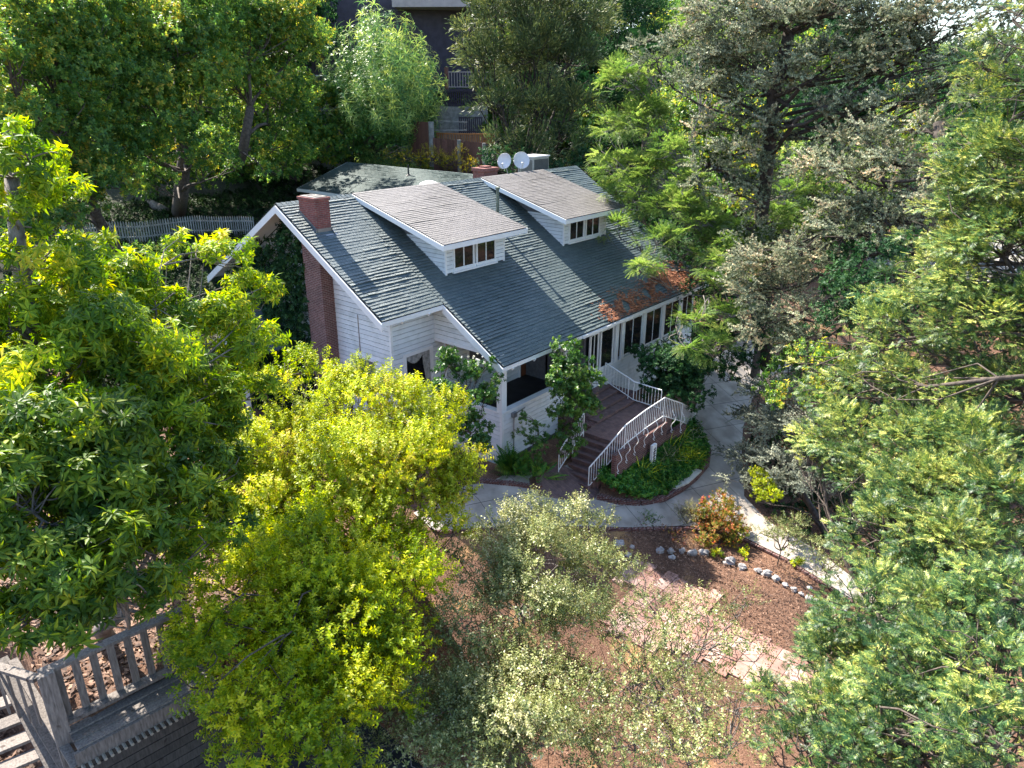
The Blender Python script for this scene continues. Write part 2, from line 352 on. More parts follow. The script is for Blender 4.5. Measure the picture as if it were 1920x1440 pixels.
def spray(n=9, span=1., L=.46, W=.06):
    """flat feather of a redwood: axis z, plane x-z"""
    p = [leaf((0, 0, span*.35), (0, 0, 1), (1, 0, 0), span*.75, W*1.2, .1, False)]
    for i in range(n):
        t_ = .1+.85*i/n; LL = L*(1-.55*t_)
        for s in (-1, 1):
            d = (s*.85, random.uniform(-.25, .15), .62+random.uniform(-.15, .15))
            p.append(leaf((0, 0, t_*span), d, (0, random.uniform(-.35, .35), 1) if False else (random.uniform(-.3, .3), .3, -1), LL*random.uniform(.8, 1.15), W*random.uniform(.8, 1.1), .1, False))
    return tm(p)
def tufts(n=8, span=1., r=.15, k=9):
    p = []
    for i in range(n):
        t_ = (i+.5)/n; c = np.array((random.uniform(-.22, .22)*(1.2-t_), random.uniform(.0, .07), t_*span))
        for j in range(k):
            d = np.random.default_rng(i*31+j).normal(size=3); d[1] = abs(d[1])*1.1+.1; d /= np.linalg.norm(d)
            p.append(leaf(c, d, np.cross(d, (.3, .4, .5)), r*random.uniform(.8, 1.2), .07, .0, False))
    return tm(p)
def pinnate(n=9, span=1., L=.26):
    p = []
    for f in range(5):
        a = -1+f*.5; ax = np.array((math.sin(a), .25*random.uniform(-1, 1), math.cos(a)))
        for i in range(n):
            for s in (-1, 1):
                b = ax*(span*(i+1.5)/n); sd = np.array((math.cos(a)*s, 0, -math.sin(a)*s))
                p.append(leaf(b-np.array((0, (i/n)**2*.25, 0)), sd+ax*.5, ax, L*.8*(1-.4*i/n), .085, .1, False))
    return tm(p)
def blades(n=7, L=1., W=.07, arch=.9):
    p = []; V = []; F = []
    for i in range(n):
        a = i*2.4+random.uniform(-.3, .3); h = np.array((math.cos(a), math.sin(a), 0)); s = np.array((-math.sin(a), math.cos(a), 0)); n0 = len(V); l = L*random.uniform(.7, 1.1)
        for j in range(5):
            q = j/4; pos = h*l*(q*.75)+np.array((0, 0, 1))*l*(q*.8-arch*q*q); ww = W*(1-q*.95)*(.6+.4*min(1, q*4))
            V += [pos-s*ww/2, pos+s*ww/2]
        for j in range(4): F.append((n0+2*j, n0+2*j+1, n0+2*j+3, n0+2*j+2))
    return np.array(V), np.array(F)
def hang(n=12, L=.4):
    p = []
    for i in range(n):
        d = (random.uniform(-.3, .3), random.uniform(-.3, .3), -1); b = (random.uniform(-.25, .25), random.uniform(-.25, .25), .9-1.2*i/n)
        p.append(leaf(b, d, (random.uniform(-1, 1), random.uniform(-1, 1), 0), L*random.uniform(.7, 1.2), .07, .1, False))
    return tm(p)
def frond(n=16, L=1.):
    p = []
    for i in range(n):
        q = (i+.5)/n; c = np.array((0, -(q**2)*.45*L, q*L))
        for s in (-1, 1): p.append(leaf(c, (s*.8, -.25, .5), (0, .4, 1), .3*L*math.sin(math.pi*(q*.85+.1)), .05*L, .1, False))
    return tm(p)
TP = dict(rosette=[rosette() for _ in range(4)], twig=[twig() for _ in range(5)], sparse=[twig(9, .26, .26) for _ in range(4)], spray=[spray() for _ in range(4)], tufts=[tufts() for _ in range(4)],
          pinnate=[pinnate() for _ in range(3)], blades=[blades() for _ in range(4)], hang=[hang() for _ in range(4)], leaves=[twig(10, .5, .27, .8, False) for _ in range(4)],
          broad=[twig(9, .55, .3, .7, True) for _ in range(4)], frond=[frond() for _ in range(2)], grass=[blades(8, 1, .04, .55) for _ in range(4)])
def nrm(v): return v/(np.linalg.norm(v, axis=-1, keepdims=True)+1e-9)
def fnoise(p, s=1., seed=0):
    r = np.random.default_rng(seed+100); o = np.zeros(len(p))
    for i in range(6):
        k = nrm(r.normal(size=3))*s*(1.7**(i % 3)); o += np.sin(p@k+r.uniform(0, 6.3))*np.sin(p@nrm(r.normal(size=3))*s*1.3+r.uniform(0, 6))
    return o/2.4
def scatter(kind, P, D, S, flat=None, tb=None, tj=.22):
    """instances -> V, F, tint.  D outward axis; flat: preferred normal (y axis of template)"""
    tpls = TP[kind]; n = len(P); Vs = []; Fs = []; Ts = []; off = 0
    D = nrm(D)
    if flat is None: A = rng.normal(size=(n, 3))
    else: A = np.tile(np.array(flat, float), (n, 1))+rng.normal(size=(n, 3))*.25
    Y = nrm(A-D*(A*D).sum(1, keepdims=True)); X = np.cross(Y, D)
    if tb is None: tb = rng.random(n)
    which = rng.integers(0, len(tpls), n)
    for k, (tv, tf) in enumerate(tpls):
        idx = np.where(which == k)[0]
        if not len(idx): continue
        v = (tv[None, :, 0:1]*X[idx][:, None]+tv[None, :, 1:2]*Y[idx][:, None]+tv[None, :, 2:3]*D[idx][:, None])*S[idx][:, None, None]+P[idx][:, None]
        f = tf[None]+(np.arange(len(idx))*len(tv))[:, None, None]+off
        t_ = np.clip(tb[idx][:, None]+rng.normal(size=(len(idx), len(tf)))*tj, 0, 1)
        Vs.append(v.reshape(-1, 3)); Fs.append(f.reshape(-1, tf.shape[1])); Ts.append(t_.ravel()); off += v.shape[0]*v.shape[1]
    return np.concatenate(Vs), np.concatenate(Fs), np.concatenate(Ts)
NF = [0]
def lobes_of(px): return [(at(u, v, d), r*d/FPX) for (u, v, r, d) in px]
def bend(a, b, n=6, sag=.12):
    a = np.array(a, float); b = np.array(b, float); L = np.linalg.norm(b-a); m = rng.normal(size=3)*L*sag; m2 = rng.normal(size=3)*L*sag*.5
    ts = np.linspace(0, 1, n)
    return [a+(b-a)*q+m*math.sin(math.pi*q)+m2*math.sin(2*math.pi*q) for q in ts]
def tree(name, label, cat, px, base, kind, lmat, size, dens, group=None, bark='bark', trunk_r=.18, sub=14, subr=.36, twigs=True, flat=None, outward=.8, upb=.45, squash=.85, fork=None, inner=.25, gap=.0, path=None, world=False, tb=.0, twr=.012, nsub_tw=1.0, front=False, flatc=.75):
    base = np.array(base, float)
    if front:
        b2_ = RM((base[0], base[1], 0))[0]; kf = np.linalg.norm(b2_-CAMP)/np.linalg.norm(np.array([base[0], base[1], 0])-CAMP); base = b2_; px = [(u, v, r, d*kf) for u, v, r, d in px]; size = size*kf
    lobes = px if world else lobes_of(px)
    o = empty(name, tuple(base), label, cat, group)
    cen = np.mean([c for c, r in lobes], axis=0)
    if fork is None: fork = base*.45+cen*.55; fork[2] = base[2]*.5+cen[2]*.5
    fork = np.array(fork, float)
    tr = MB()
    if path is None: path = bend(base-np.array([0, 0, .3]), fork, 7, .05)
    tr.tube(path, list(np.linspace(trunk_r, trunk_r*.65, len(path))), 9)
    fork = np.array(path[-1]); Ps = []; Ds = []; Tb = []
    big = max(r for c, r in lobes)
    for c, r in lobes:
        d_ = np.linalg.norm(c-fork); 
        pa_ = []
        for i_ in range(len(path)-1):
            for f_ in (0, .33, .66): pa_.append(np.array(path[i_])*(1-f_)+np.array(path[i_+1])*f_)
        pa_.append(np.array(path[-1])); lo_ = len(pa_)//3
        st = min(pa_[lo_:], key=lambda q_: abs(q_[2]-(c[2]-.35*np.linalg.norm((c-q_)[:2])))+.25*np.linalg.norm((c-q_)[:2]))
        bp = bend(st, c, 6, .10); rr = max(.02, trunk_r*.30*min(1, r/big+.2))
        tr.tube(bp, list(np.linspace(rr, rr*.35, 6)), 6, cap=False)
        ns = max(5, int(sub*(r/big)**2+3)) if True else sub
        dirs = nrm(rng.normal(size=(ns, 3))); dirs[:, 2] = np.where(dirs[:, 2] < -.45, -dirs[:, 2], dirs[:, 2])
        rad = r*rng.uniform(.45, 1.0, ns)**.8
        sc = c+dirs*rad[:, None]*np.array([1, 1, squash]); sr = r*subr*rng.uniform(.65, 1.35, ns)
        if twigs:
            for q in sc: tr.tube(bend(bp[random.choice((3, 4, 5))], q, 5, .12), [max(twr, rr*.3), twr*1.2, twr, twr*.8, twr*.6], 4, cap=False)
        nl = (dens*sr**2*4).astype(int)+3
        for q, qr, m_ in zip(sc, sr, nl):
            if gap > 0 and rng.random() < gap: continue
            dd = nrm(rng.normal(size=(m_, 3))); rad2 = qr*(inner+(1-inner)*rng.random(m_)**.5)
            pp = q+dd*rad2[:, None]*np.array([1, 1, flatc])
            out = nrm(pp-c)
            Ps.append(pp); Ds.append(dd*outward+out*.5+np.array([0, 0, upb])+rng.normal(size=(m_, 3))*.25)
            h = np.clip((pp[:, 2]-(c[2]-r))/(2*r), 0, 1)
            Tb.append(np.clip(rng.normal(.42, .18)+tb+rng.normal(size=m_)*.12, 0, 1))
    P = np.concatenate(Ps); D = np.concatenate(Ds); T = np.concatenate(Tb)
    S = size*rng.uniform(.7, 1.2, len(P))
    V, F, tt = scatter(kind, P, D, S, flat, T)
    NF[0] += len(F)
    tr.build('trunk', M[bark], o, True)
    npmesh('crown', V, F, M[lmat], o, tt)
    return o
# ------------------------------------------------------------------ terrain
def ground(x, y):
    x = np.asarray(x, float); y = np.asarray(y, float)
    b = .36*np.clip(y-5, 0, 15)+.2*np.clip(y-20, 0, 60)
    b = b*(1-.35*sstep((x-24)/30))
    r = np.minimum(.11*np.clip(x-22, 0, 200), 9)
    z = np.maximum(b, r)+.25*np.minimum(b, r)
    wl = sstep((-3.5-x)/4.5); m = np.where(y > -13.75, 4.7*wl, 2.3*sstep((-5.5-x)/4.5))
    m = np.where(y < -8.5, m*np.where(y > -13.75, .5+.5*sstep((x+13.1)/.3), 1), m)
    z = np.maximum(z, m)+gfront(x, y)*(1-np.where(y > -13.75, wl, sstep((-5.5-x)/4.5)))
    wob = (np.sin(x*.9+y*.3)*np.sin(y*.7-x*.2)*.12+np.sin(x*2.3)*np.sin(y*1.9)*.05)*np.clip((z-.2)/2, 0, 1)
    return z-.05+wob
gx = np.unique(np.concatenate([np.arange(-24, 30, .5), np.array([-13.1, -12.9, -12.8]), np.arange(30, 90, 2.), np.arange(90, 900, 40.), np.arange(-60, -24, 3.), -np.arange(60, 700, 60.), [-8.0]]))
gy = np.unique(np.concatenate([np.arange(-32, 30, .5), [-13.76, -13.74], np.arange(30, 110, 2.), np.arange(110, 900, 40.), np.arange(-60, -32, 3.), -np.arange(60, 700, 60.)]))
GX, GY = np.meshgrid(gx, gy, indexing='ij'); GZ = ground(GX, GY); nx, ny = GX.shape
ii = (np.arange(nx-1)[:, None]*ny+np.arange(ny-1)[None]).ravel()
o = npmesh('ground', np.stack([GX.ravel(), GY.ravel(), GZ.ravel()], 1), np.stack([ii, ii+ny, ii+ny+1, ii+1], 1), M['soil'], smooth=True)
tag(o, 'brown mulch and bare soil of the garden and hillside', None, None, 'structure')

def flat(name, pts, z, mat_, label, kind='structure', th=.25, cat=None):
    m = MB(); m.poly([(x, y, z-th) for x, y in pts], (0, 0, th)); return tag(m.build(name, mat_), label, cat, None, kind)
PATHP = [(-1.5, -8.8), (.7, -11), (2.5, -13.35), (3.75, -14.7), (4.25, -16.3), (4.0, -17.8), (3.4, -19.4), (2.7, -21.5), (3.7, -21.5), (4.25, -19.5), (4.95, -18.3), (5.6, -16.5),
    (6.6, -15.3), (7.7, -14.8), (9.5, -13.95), (11.8, -13), (15.2, -12.0), (22, -12.2), (32, -12), (32, -7.5), (22, -8.2), (17.2, -8.6), (14.5, -9.9), (11.2, -11.0), (4, -9.3), (1.9, -7.7), (-1.2, -7.6)]
def sheet(name, pts, z, mat_, label):
    from mathutils.geometry import tessellate_polygon
    T = [[np.array((pts[k][0], pts[k][1], z)) for k in t_] for t_ in tessellate_polygon([[Vector((x, y, 0)) for x, y in pts]])]
    for _ in range(4):
        T2 = []
        for a, b, c in T:
            ab, bc, ca = (a+b)/2, (b+c)/2, (c+a)/2; T2 += [[a, ab, ca], [ab, b, bc], [ca, bc, c], [ab, bc, ca]]
        T = T2
    V = np.array(T).reshape(-1, 3); F = np.arange(len(V)).reshape(-1, 3)
    o = npmesh(name, V, F, mat_); return tag(o, label, None, None, 'structure')
FRONT[0] = True
sheet('path', PATHP, .02, M['path'], 'grey concrete garden path sweeping past the brick steps')
# brick rim along the path's garden side
m = MB(); rim = [(-1.5, -8.95), (.65, -11.1), (2.45, -13.45), (3.65, -14.8), (4.13, -16.3), (3.88, -17.8), (3.28, -19.4), (2.6, -21.5)]
for a, b in zip(rim[:-1], rim[1:]):
    L = math.dist(a, b); n = int(L/.22)
    for i in range(n):
        p = [a[j]+(b[j]-a[j])*(i+.05)/n for j in (0, 1)]; q = [a[j]+(b[j]-a[j])*(i+.93)/n for j in (0, 1)]
        m.beam((p[0], p[1], -.01+random.uniform(-.01, .01)), (q[0], q[1], -.01), .09, .12)
tag(m.build('path_edging', M['brick_wall']), 'low brick edging between concrete path and mulch', 'edging')
FRONT[0] = False
# ------------------------------------------------------------------ house
H, S_, D1, D2, LX, XP, XR = 8.863, .6222, 5.207, 7.938, 18.258, 2.833, 7.463
def rz(y): return H-S_*abs(y)
house = empty('bungalow', (10, 0, 0), 'white clapboard bungalow with grey shingle roof and two shed dormers', 'house')
def shingles(O, U, Wv, u0, u1, w1, mb, felt, course=.145, tab=.33, amp=.010, th0=.024):
    """O ridge origin; U unit along ridge; Wv unit downslope"""
    O = np.array(O, float); U = np.array(U, float); Wv = np.array(Wv, float); Nn = np.cross(U, Wv); Nn = Nn if Nn[2] > 0 else -Nn
    P = lambda u, w_, h: O+U*u+Wv*w_+Nn*h
    felt.poly([P(u0+.01, .0, -.12), P(u1-.01, 0, -.12), P(u1-.01, w1-.01, -.12), P(u0+.01, w1-.01, -.12)], Nn*.12)
    nc = int(w1/course)+1; c = w1/nc
    for k in range(nc):
        wa = k*c-.02; wb = (k+1)*c; shift = (k % 2)*tab/2+random.uniform(-.03, .03)
        kk = .75+.4*random.random()+(.45 if random.random() < .12 else 0)
        u = u0-shift
        def wav(uu): return amp*(math.sin(uu*1.1+k*.35)+.7*math.sin(uu*2.7+k*.9)+.4*math.sin(uu*6+k*2.1))
        while u < u1-.001:
            a = max(u, u0); b = min(u+tab, u1)
            if b-a > .02:
                th = th0*kk*(1+.5*math.sin(a*.9+k*.21))*random.uniform(.75, 1.35)+.004
                g = .003
                wl, wr = wb+wav(a)+random.uniform(-.002, .002), wb+wav(b)+random.uniform(-.002, .002)
                if k == nc-1: wl = wr = wb+.02
                vs = [P(a+g, wa, .003), P(b-g, wa, .003), P(b-g, wr, th), P(a+g, wl, th), P(b-g, wr, -.002), P(a+g, wl, -.002)]
                mb.add(vs, [(0, 1, 2, 3), (3, 2, 4, 5)], min(1, max(0, random.gauss(.5, .22))))
            u += tab
ms = MB(); mf = MB(); dn = nrm(np.array([0, -1., -S_])); up_ = nrm(np.array([0, 1., -S_])); kl = math.sqrt(1+S_**2)
shingles((0, 0, H+.02), (1, 0, 0), dn, 0, XP, D1*kl, ms, mf)
shingles((0, 0, H+.02), (1, 0, 0), dn, XP, LX, D2*kl, ms, mf)
shingles((0, 0, H+.02), (1, 0, 0), up_, 0, LX, 5.3*kl, ms, mf, tab=.66)
# ridge caps
for i in range(int(LX/.2)):
    x0 = i*.2; hh = .012+.008*random.random()
    for s in (-1, 1): ms.add([(x0, 0, H+.045+hh), (x0+.215, 0, H+.04), (x0+.215, s*.17, H+.045-.17*S_), (x0, s*.17, H+.045+hh-.17*S_)], [(0, 1, 2, 3) if s < 0 else (3, 2, 1, 0)])
roof = ms.build('roof', M['shingle'], house)
mf.build('roof_deck', M['felt'], roof)
# barge boards, fascias
mt = MB()
def barge(x, y0, y1, side=1, th=.05, hh=.26, dz=-.0):
    for s in ([1, -1] if side == 0 else [side]):
        pass
def rake(mb, x, ya, yb, hh=.26, th=.055, drop=.03, cut=True):
    za, zb = rz(ya)-drop, rz(yb)-drop
    mb.add([(x, ya, za), (x, yb, zb), (x, yb, zb-hh), (x, ya, za-hh), (x+th, ya, za), (x+th, yb, zb), (x+th, yb, zb-hh), (x+th, ya, za-hh)],
           [(0, 1, 2, 3), (7, 6, 5, 4), (0, 4, 5, 1), (1, 5, 6, 2), (2, 6, 7, 3), (3, 7, 4, 0)])
rake(mt, -.06, 0, -D1-.05); rake(mt, -.06, 0, 5.35); rake(mt, XP-.06, -D1+.02, -D2-.04, .28); rake(mt, LX+.005, 0, -D2-.04); rake(mt, LX+.005, 0, 5.35)
for s, y1 in ((-1, D1), (1, 5.3)):   # soffit strip behind the rake
    mt.add([(0, 0, H-.13), (.95, 0, H-.13), (.95, s*y1, rz(y1)-.13), (0, s*y1, rz(y1)-.13)], [(0, 1, 2, 3)])
mt.add([(XP, -D1, rz(D1)-.13), (3.1, -D1, rz(D1)-.13), (3.1, -D2, rz(D2)-.13), (XP, -D2, rz(D2)-.13)], [(0, 1, 2, 3)])
mt.box((0, -D1-.03, rz(D1)-.18), (XP-.06, -D1+.0, rz(D1)-.02)); mt.box((XP, -D2-.03, rz(D2)-.17), (XR, -D2, rz(D2)-.03))
mt.box((XR, -D2-.11, rz(D2)-.14), (XR+3.6, -D2-.005, rz(D2)-.03)); mt.box((XR+3.6, -D2-.03, rz(D2)-.17), (LX, -D2, rz(D2)-.03))
for x in np.arange(.9, 17.6, 1.22):  # rafter tails
    yy = D1 if x < XP else D2
    if x > XP and x < XP+.4: continue
    mt.beam((x, -yy+.75, rz(yy-.75)-.2), (x, -yy-.03, rz(yy)-.22), .06, .11)
mt.build('bargeboard', M['trim'], roof)
# clapboard walls
def clap(mb, back, O, U, Nn, z0, z1, ext, holes=(), e=.175, th=.03, gp=.02):
    """O (x,y) origin, U unit horizontal, Nn outward; ext(z)->(u0,u1); holes (u0,u1,z0,z1)"""
    P = lambda u, z, h: (O[0]+U[0]*u+Nn[0]*h, O[1]+U[1]*u+Nn[1]*h, z)
    n = int(math.ceil((z1-z0)/e))
    for k in range(n):
        za = z0+k*e+gp; zb = min(z0+(k+1)*e, z1)
        a0, a1 = ext(za); b0, b1 = ext(zb)
        if a1-a0 < .03: continue
        cuts = [(u0, u1) for u0, u1, h0, h1 in holes if h0 < (za+zb)/2 < h1]
        segs = []; lo = 0.
        cs = sorted(cuts); cur = 'L'
        pts = [('e0', 0)]+[c for c in cs]
        edges = []; la, lb = a0, b0
        for c0, c1 in cs:
            edges.append((la, lb, c0, c0)); la, lb = c1, c1
        edges.append((la, lb, a1, b1))
        for l0, l1, r0, r1 in edges:
            if r0-l0 < .01: continue
            if r1 < l1: l1 = r1 = (l1+r1)/2
            ww = random.uniform(-.002, .002)
            mb.add([P(l0, za, th+.006+ww), P(r0, za, th+.006+ww), P(r1, zb, th-.004), P(l1, zb, th-.004), P(l0, za, 0), P(r0, za, 0), P(r1, zb, 0), P(l1, zb, 0)],
                   [(0, 1, 2, 3), (4, 5, 1, 0), (3, 2, 6, 7), (4, 0, 3, 7), (1, 5, 6, 2)])
mw = MB(); mb_ = MB()
GW = 1.05; FY = -4.4; PX = 3.15; PY = -7.62
def gext(z):
    yl = (H-.13-z)/S_; return (max(FY, -yl), min(4.5, yl))
clap(mw, None, (GW, 0), (0, 1), (-1, 0), -.05, 8.6, lambda z: gext(z), [(-3.6, -2.45, 2.45, 3.65)])
clap(mw, None, (0, FY), (1, 0), (0, -1), -.05, 5.75, lambda z: (GW, 3.68 if z > 4.15 else 10.5), [(1.62, 2.92, 2.33, 3.86), (4.85, 6.3, 2.5, 3.6), (8.05, 9.8, 1.1, 3.2)])
clap(mw, None, (PX, 0), (0, 1), (-1, 0), 4.16, 6.1, lambda z: (-min(7.6, (H-.14-z)/S_), FY))
clap(mw, None, (PX, 0), (0, 1), (-1, 0), -.1, 1.98, lambda z: (PY, FY))
clap(mw, None, (0, PY), (1, 0), (0, -1), .12, 1.98, lambda z: (PX, 6.9))
clap(mw, None, (0, PY), (1, 0), (0, -1), -.05, 1.88, lambda z: (8.5, 17.55))
clap(mw, None, (LX-.75, 0), (0, 1), (1, 0), -.05, 8.5, lambda z: (-min(-PY, (H-.13-z)/S_), min(4.5, (H-.13-z)/S_)))
wall = mw.build('wall', M['siding'], house)
# solid cores
mb_.poly([(GW+.004, FY+.004, -.3), (GW+.004, 4.5, -.3), (GW+.004, 4.5, rz(4.5)-.16), (GW+.004, 0, H-.16), (GW+.004, FY+.004, rz(FY)-.16)], (.16, 0, 0))
mb_.box((GW+.17, FY+.004, -.3), (1.62, FY+.16, rz(FY)-.16)); mb_.box((1.62, FY+.004, -.3), (2.92, FY+.16, 2.33)); mb_.box((1.62, FY+.004, 3.86), (2.92, FY+.16, rz(FY)-.16)); mb_.box((2.92, FY+.004, -.3), (10.5, FY+.16, 5.9))
mb_.box((PX+.004, PY+.004, -.3), (6.9, PY+.14, 2.0)); mb_.box((PX+.004, PY+.14, -.3), (PX+.14, FY, 2.0)); mb_.poly([(PX+.004, FY, 4.16), (PX+.004, -7.5, 4.16), (PX+.004, -7.5, rz(7.5)-.15), (PX+.004, FY, rz(FY)-.15)], (.12, 0, 0))
mb_.box((8.5, PY+.004, -.3), (17.5, PY+.14, 1.88)); mb_.poly([(LX-.755, PY, -.3), (LX-.755, 4.5, -.3), (LX-.755, 4.5, rz(4.5)-.16), (LX-.755, 0, H-.16), (LX-.755, PY, rz(PY)-.16)], (-.16, 0, 0))
mb_.box((GW+.2, 4.3, -.3), (LX-.9, 4.5, rz(4.5)-.16)); mb_.box((8.5, PY+.2, 1.0), (8.6, FY, 3.9)); mb_.box((8.5, -5.6, 1.0), (17.4, -5.5, 4.9))
mb_.build('wall_core', M['gap'], wall)
# corner boards, posts, caps
mc = MB()
mc.box((GW-.035, FY-.035, -.05), (GW+.06, FY+.06, 5.85)); mc.box((PX-.035, PY-.035, -.1), (PX+.07, PY+.07, 2.0))
mc.box((PX-.04, PY-.06, 2.0), (6.95, PY+.2, 2.06)); mc.box((PX-.06, PY+.2, 2.0), (PX+.2, FY-.03, 2.06)); mc.box((8.45, PY-.06, 1.88), (17.6, PY+.2, 1.94))
mc.box((PX-.05, PY+.02, 4.06), (PX+.16, FY-.03, 4.18)); mc.box((PX-.02, PY-.0, rz(7.62)-.42), (17.5, PY+.12, rz(7.62)-.2))
mc.build('corner_trim', M['trim'], house)
for x in (PX+.1, 7.0): 
    m = MB(); m.box((x-.13, PY-.03, 2.06), (x+.13, PY+.21, 3.66)); m.build('porch_post', M['trim'], house)
m = MB(); m.box((PX+.15, PY+.15, .95), (10.5, FY-.03, 1.15)); m.build('porch_floor', M['porchfloor'], house)
m = MB(); m.box((PX+.02, PY+.03, -.4), (6.9, PY+.1, .12)); m.build('foundation', M['brick_wall'], house)
m = MB(); m.box((8.12, FY-.05, 1.15), (9.15, FY-.01, 3.1)); dr = m.build('door', M['door'], house)
m = MB(); m.box((8.02, FY-.07, 1.15), (8.12, FY, 3.2)); m.box((9.15, FY-.07, 1.15), (9.35, FY, 3.2)); m.box((8.02, FY-.07, 3.1), (9.35, FY, 3.2)); m.build('door_frame', M['trim'], dr)
m = MB(); m.tube([(9.05, FY-.1, 2.1), (9.05, FY-.05, 2.1)], .03); m.build('door_handle', M['galv'], dr)
def window(O, U, Nn, u0, u1, z0, z1, mull=(), fw=.1, curtain=False, sill=True, th=.05, recess=.03, cw=.045):
    P = lambda u, z, h: np.array((O[0]+U[0]*u+Nn[0]*h, O[1]+U[1]*u+Nn[1]*h, z))
    def bx(mb, a, b, za, zb, h0, h1):
        mb.add([P(a, za, h0), P(b, za, h0), P(b, zb, h0), P(a, zb, h0), P(a, za, h1), P(b, za, h1), P(b, zb, h1), P(a, zb, h1)], [(0, 1, 2, 3), (7, 6, 5, 4), (0, 4, 5, 1), (1, 5, 6, 2), (2, 6, 7, 3), (3, 7, 4, 0)])
    m = MB(); bx(m, u0-fw, u0, z0-fw, z1+fw, -.02, th); bx(m, u1, u1+fw, z0-fw, z1+fw, -.02, th); bx(m, u0, u1, z1, z1+fw, -.02, th); bx(m, u0, u1, z0-fw, z0, -.02, th)
    for q in mull: bx(m, q-cw/2, q+cw/2, z0, z1, -.02, th-.012)
    wo = m.build('window', M['trim'], house)
    m = MB(); bx(m, u0+.0, u1-.0, z0+.0, z1-.0, -.06, -recess+.02); m.build('pane', M['glass'], wo)
    if sill: m = MB(); bx(m, u0-fw-.04, u1+fw+.04, z0-fw-.05, z0-fw-.002, -.01, th+.05); m.build('window_sill', M['trim'], wo)
    if curtain:
        m = MB()
        for q in range(14):
            ua = u0+(u1-u0)*(.70+.02*q); bx(m, ua, ua+.028, z0+.15*(1 if q < 5 else .3)+.35*max(0, 5-q)*.4, z1-.02, -.008+.006*(q % 2), .004+.006*(q % 2))
        m2 = []
        for q in range(16):
            ua = u0+.03+(u1-u0)*.68*q/16; zz = z1-.12-.22*math.sin(math.pi*min(1, q/15))
            bx(m, ua, ua+(u1-u0)*.042, zz, z1-.01, -.008+.006*(q % 2), .004+.006*(q % 2))
        m.build('curtain', M['curtain'], wo)
    return wo
window((0, FY), (1, 0), (0, -1), 1.68, 2.87, 2.42, 3.78, fw=.13, curtain=True)
window((GW, 0), (0, 1), (-1, 0), -3.5, -2.55, 2.55, 3.55, fw=.12)
window((0, FY), (1, 0), (0, -1), 4.95, 6.2, 2.6, 3.5, fw=.12)
for a, b, ml in ((8.95, 9.0+.05, ()),): pass
xs = [8.5, 9.25, 10.35, 10.95, 12.7, 14.45, 16.2, 17.5]
for i, (a, b) in enumerate([(8.62, 9.1), (9.38, 10.22), (11.12, 12.55), (12.95, 14.25), (14.65, 15.95), (16.3, 17.3)]):
    window((0, PY), (1, 0), (0, -1), a, b, 2.06 if i != 1 else 1.98, 3.52, mull=[(a+b)/2] if i != 1 else [], fw=.07, sill=False, recess=.0, cw=.035)
for x in (10.5, 10.98, 12.74, 14.44, 16.12):
    m = MB(); m.box((x-.12, PY-.09, 1.94), (x+.12, PY-.012, 3.64)); m.build('pilaster', M['trim'], house)
# downspout and conduit
m = MB(); m.tube([(3.6, FY-.07, 5.0), (3.6, FY-.07, 3.6), (3.6, FY-.07, 2.1)], .035, 6); m.tube([(3.6, FY-.07, 5.0), (3.62, FY-.2, 5.1)], .04, 6); m.build('downspout', M['trim'], house)
m = MB(); m.tube([(GW-.05, -2.75, 5.2), (GW-.05, -2.75, 3.75)], .014, 5); m.build('conduit', M['galv'], house)
m = MB(); m.tube([(3.7, PY-.1, .1), (3.7, PY-.1, 1.7), (3.85, PY-.12, 1.85), (4.3, PY-.12, 1.9)], .022, 6); m.box((3.62, PY-.16, 1.72), (3.82, PY-.03, 1.9)); m.build('conduit', M['galv'], house)
# chimney
m = MB(); m.box((.56, -1.47, 7.75), (1.16, -.55, 9.06)); m.box((.52, -1.51, 9.06), (1.20, -.51, 9.14)); 
ch = m.build('chimney', M['brick'], roof)
m = MB(); m.box((.6, -1.43, 9.14), (1.12, -.59, 9.17)); m.build('mortar_crown', M['concrete'], ch) if False else m.build('chimney_crown', M['concrete'], roof)
m = MB()
for y in (-1.2, -.82): m = MB(); m.box((.72, y-.1, 9.172), (1.0, y+.1, 9.182)); m.build('flue', M['dark_metal'], roof)
m = MB(); m.box((.52, -1.49, -.2), (1.04, -.53, 7.73)); m.build('chimney_stack', M['brick_old'], house)
m = MB()
for (xa, ya, xb, yb) in ((.50, -1.53, 1.22, -1.49), ):
    m.add([(xa, -1.72, rz(1.72)+.035), (xb, -1.72, rz(1.72)+.035), (xb, -1.472, rz(1.472)+.03), (xa, -1.472, rz(1.472)+.03), (xb, -1.472, rz(1.47)+.15), (xa, -1.472, rz(1.47)+.15)], [(0, 1, 2, 3), (3, 2, 4, 5)])
for xa, xb, xc in ((.44, .555, .555), (1.28, 1.165, 1.165)):
    m.add([(xa, -1.72, rz(1.72)+.035), (xb, -1.72, rz(1.72)+.035), (xb, -.5, rz(.5)+.035), (xa, -.5, rz(.5)+.035), (xb, -1.47, rz(1.47)+.15), (xb, -.5, rz(.5)+.15)], [(0, 1, 2, 3), (1, 4, 5, 2)])
m.build('flashing', M['galv'], roof)
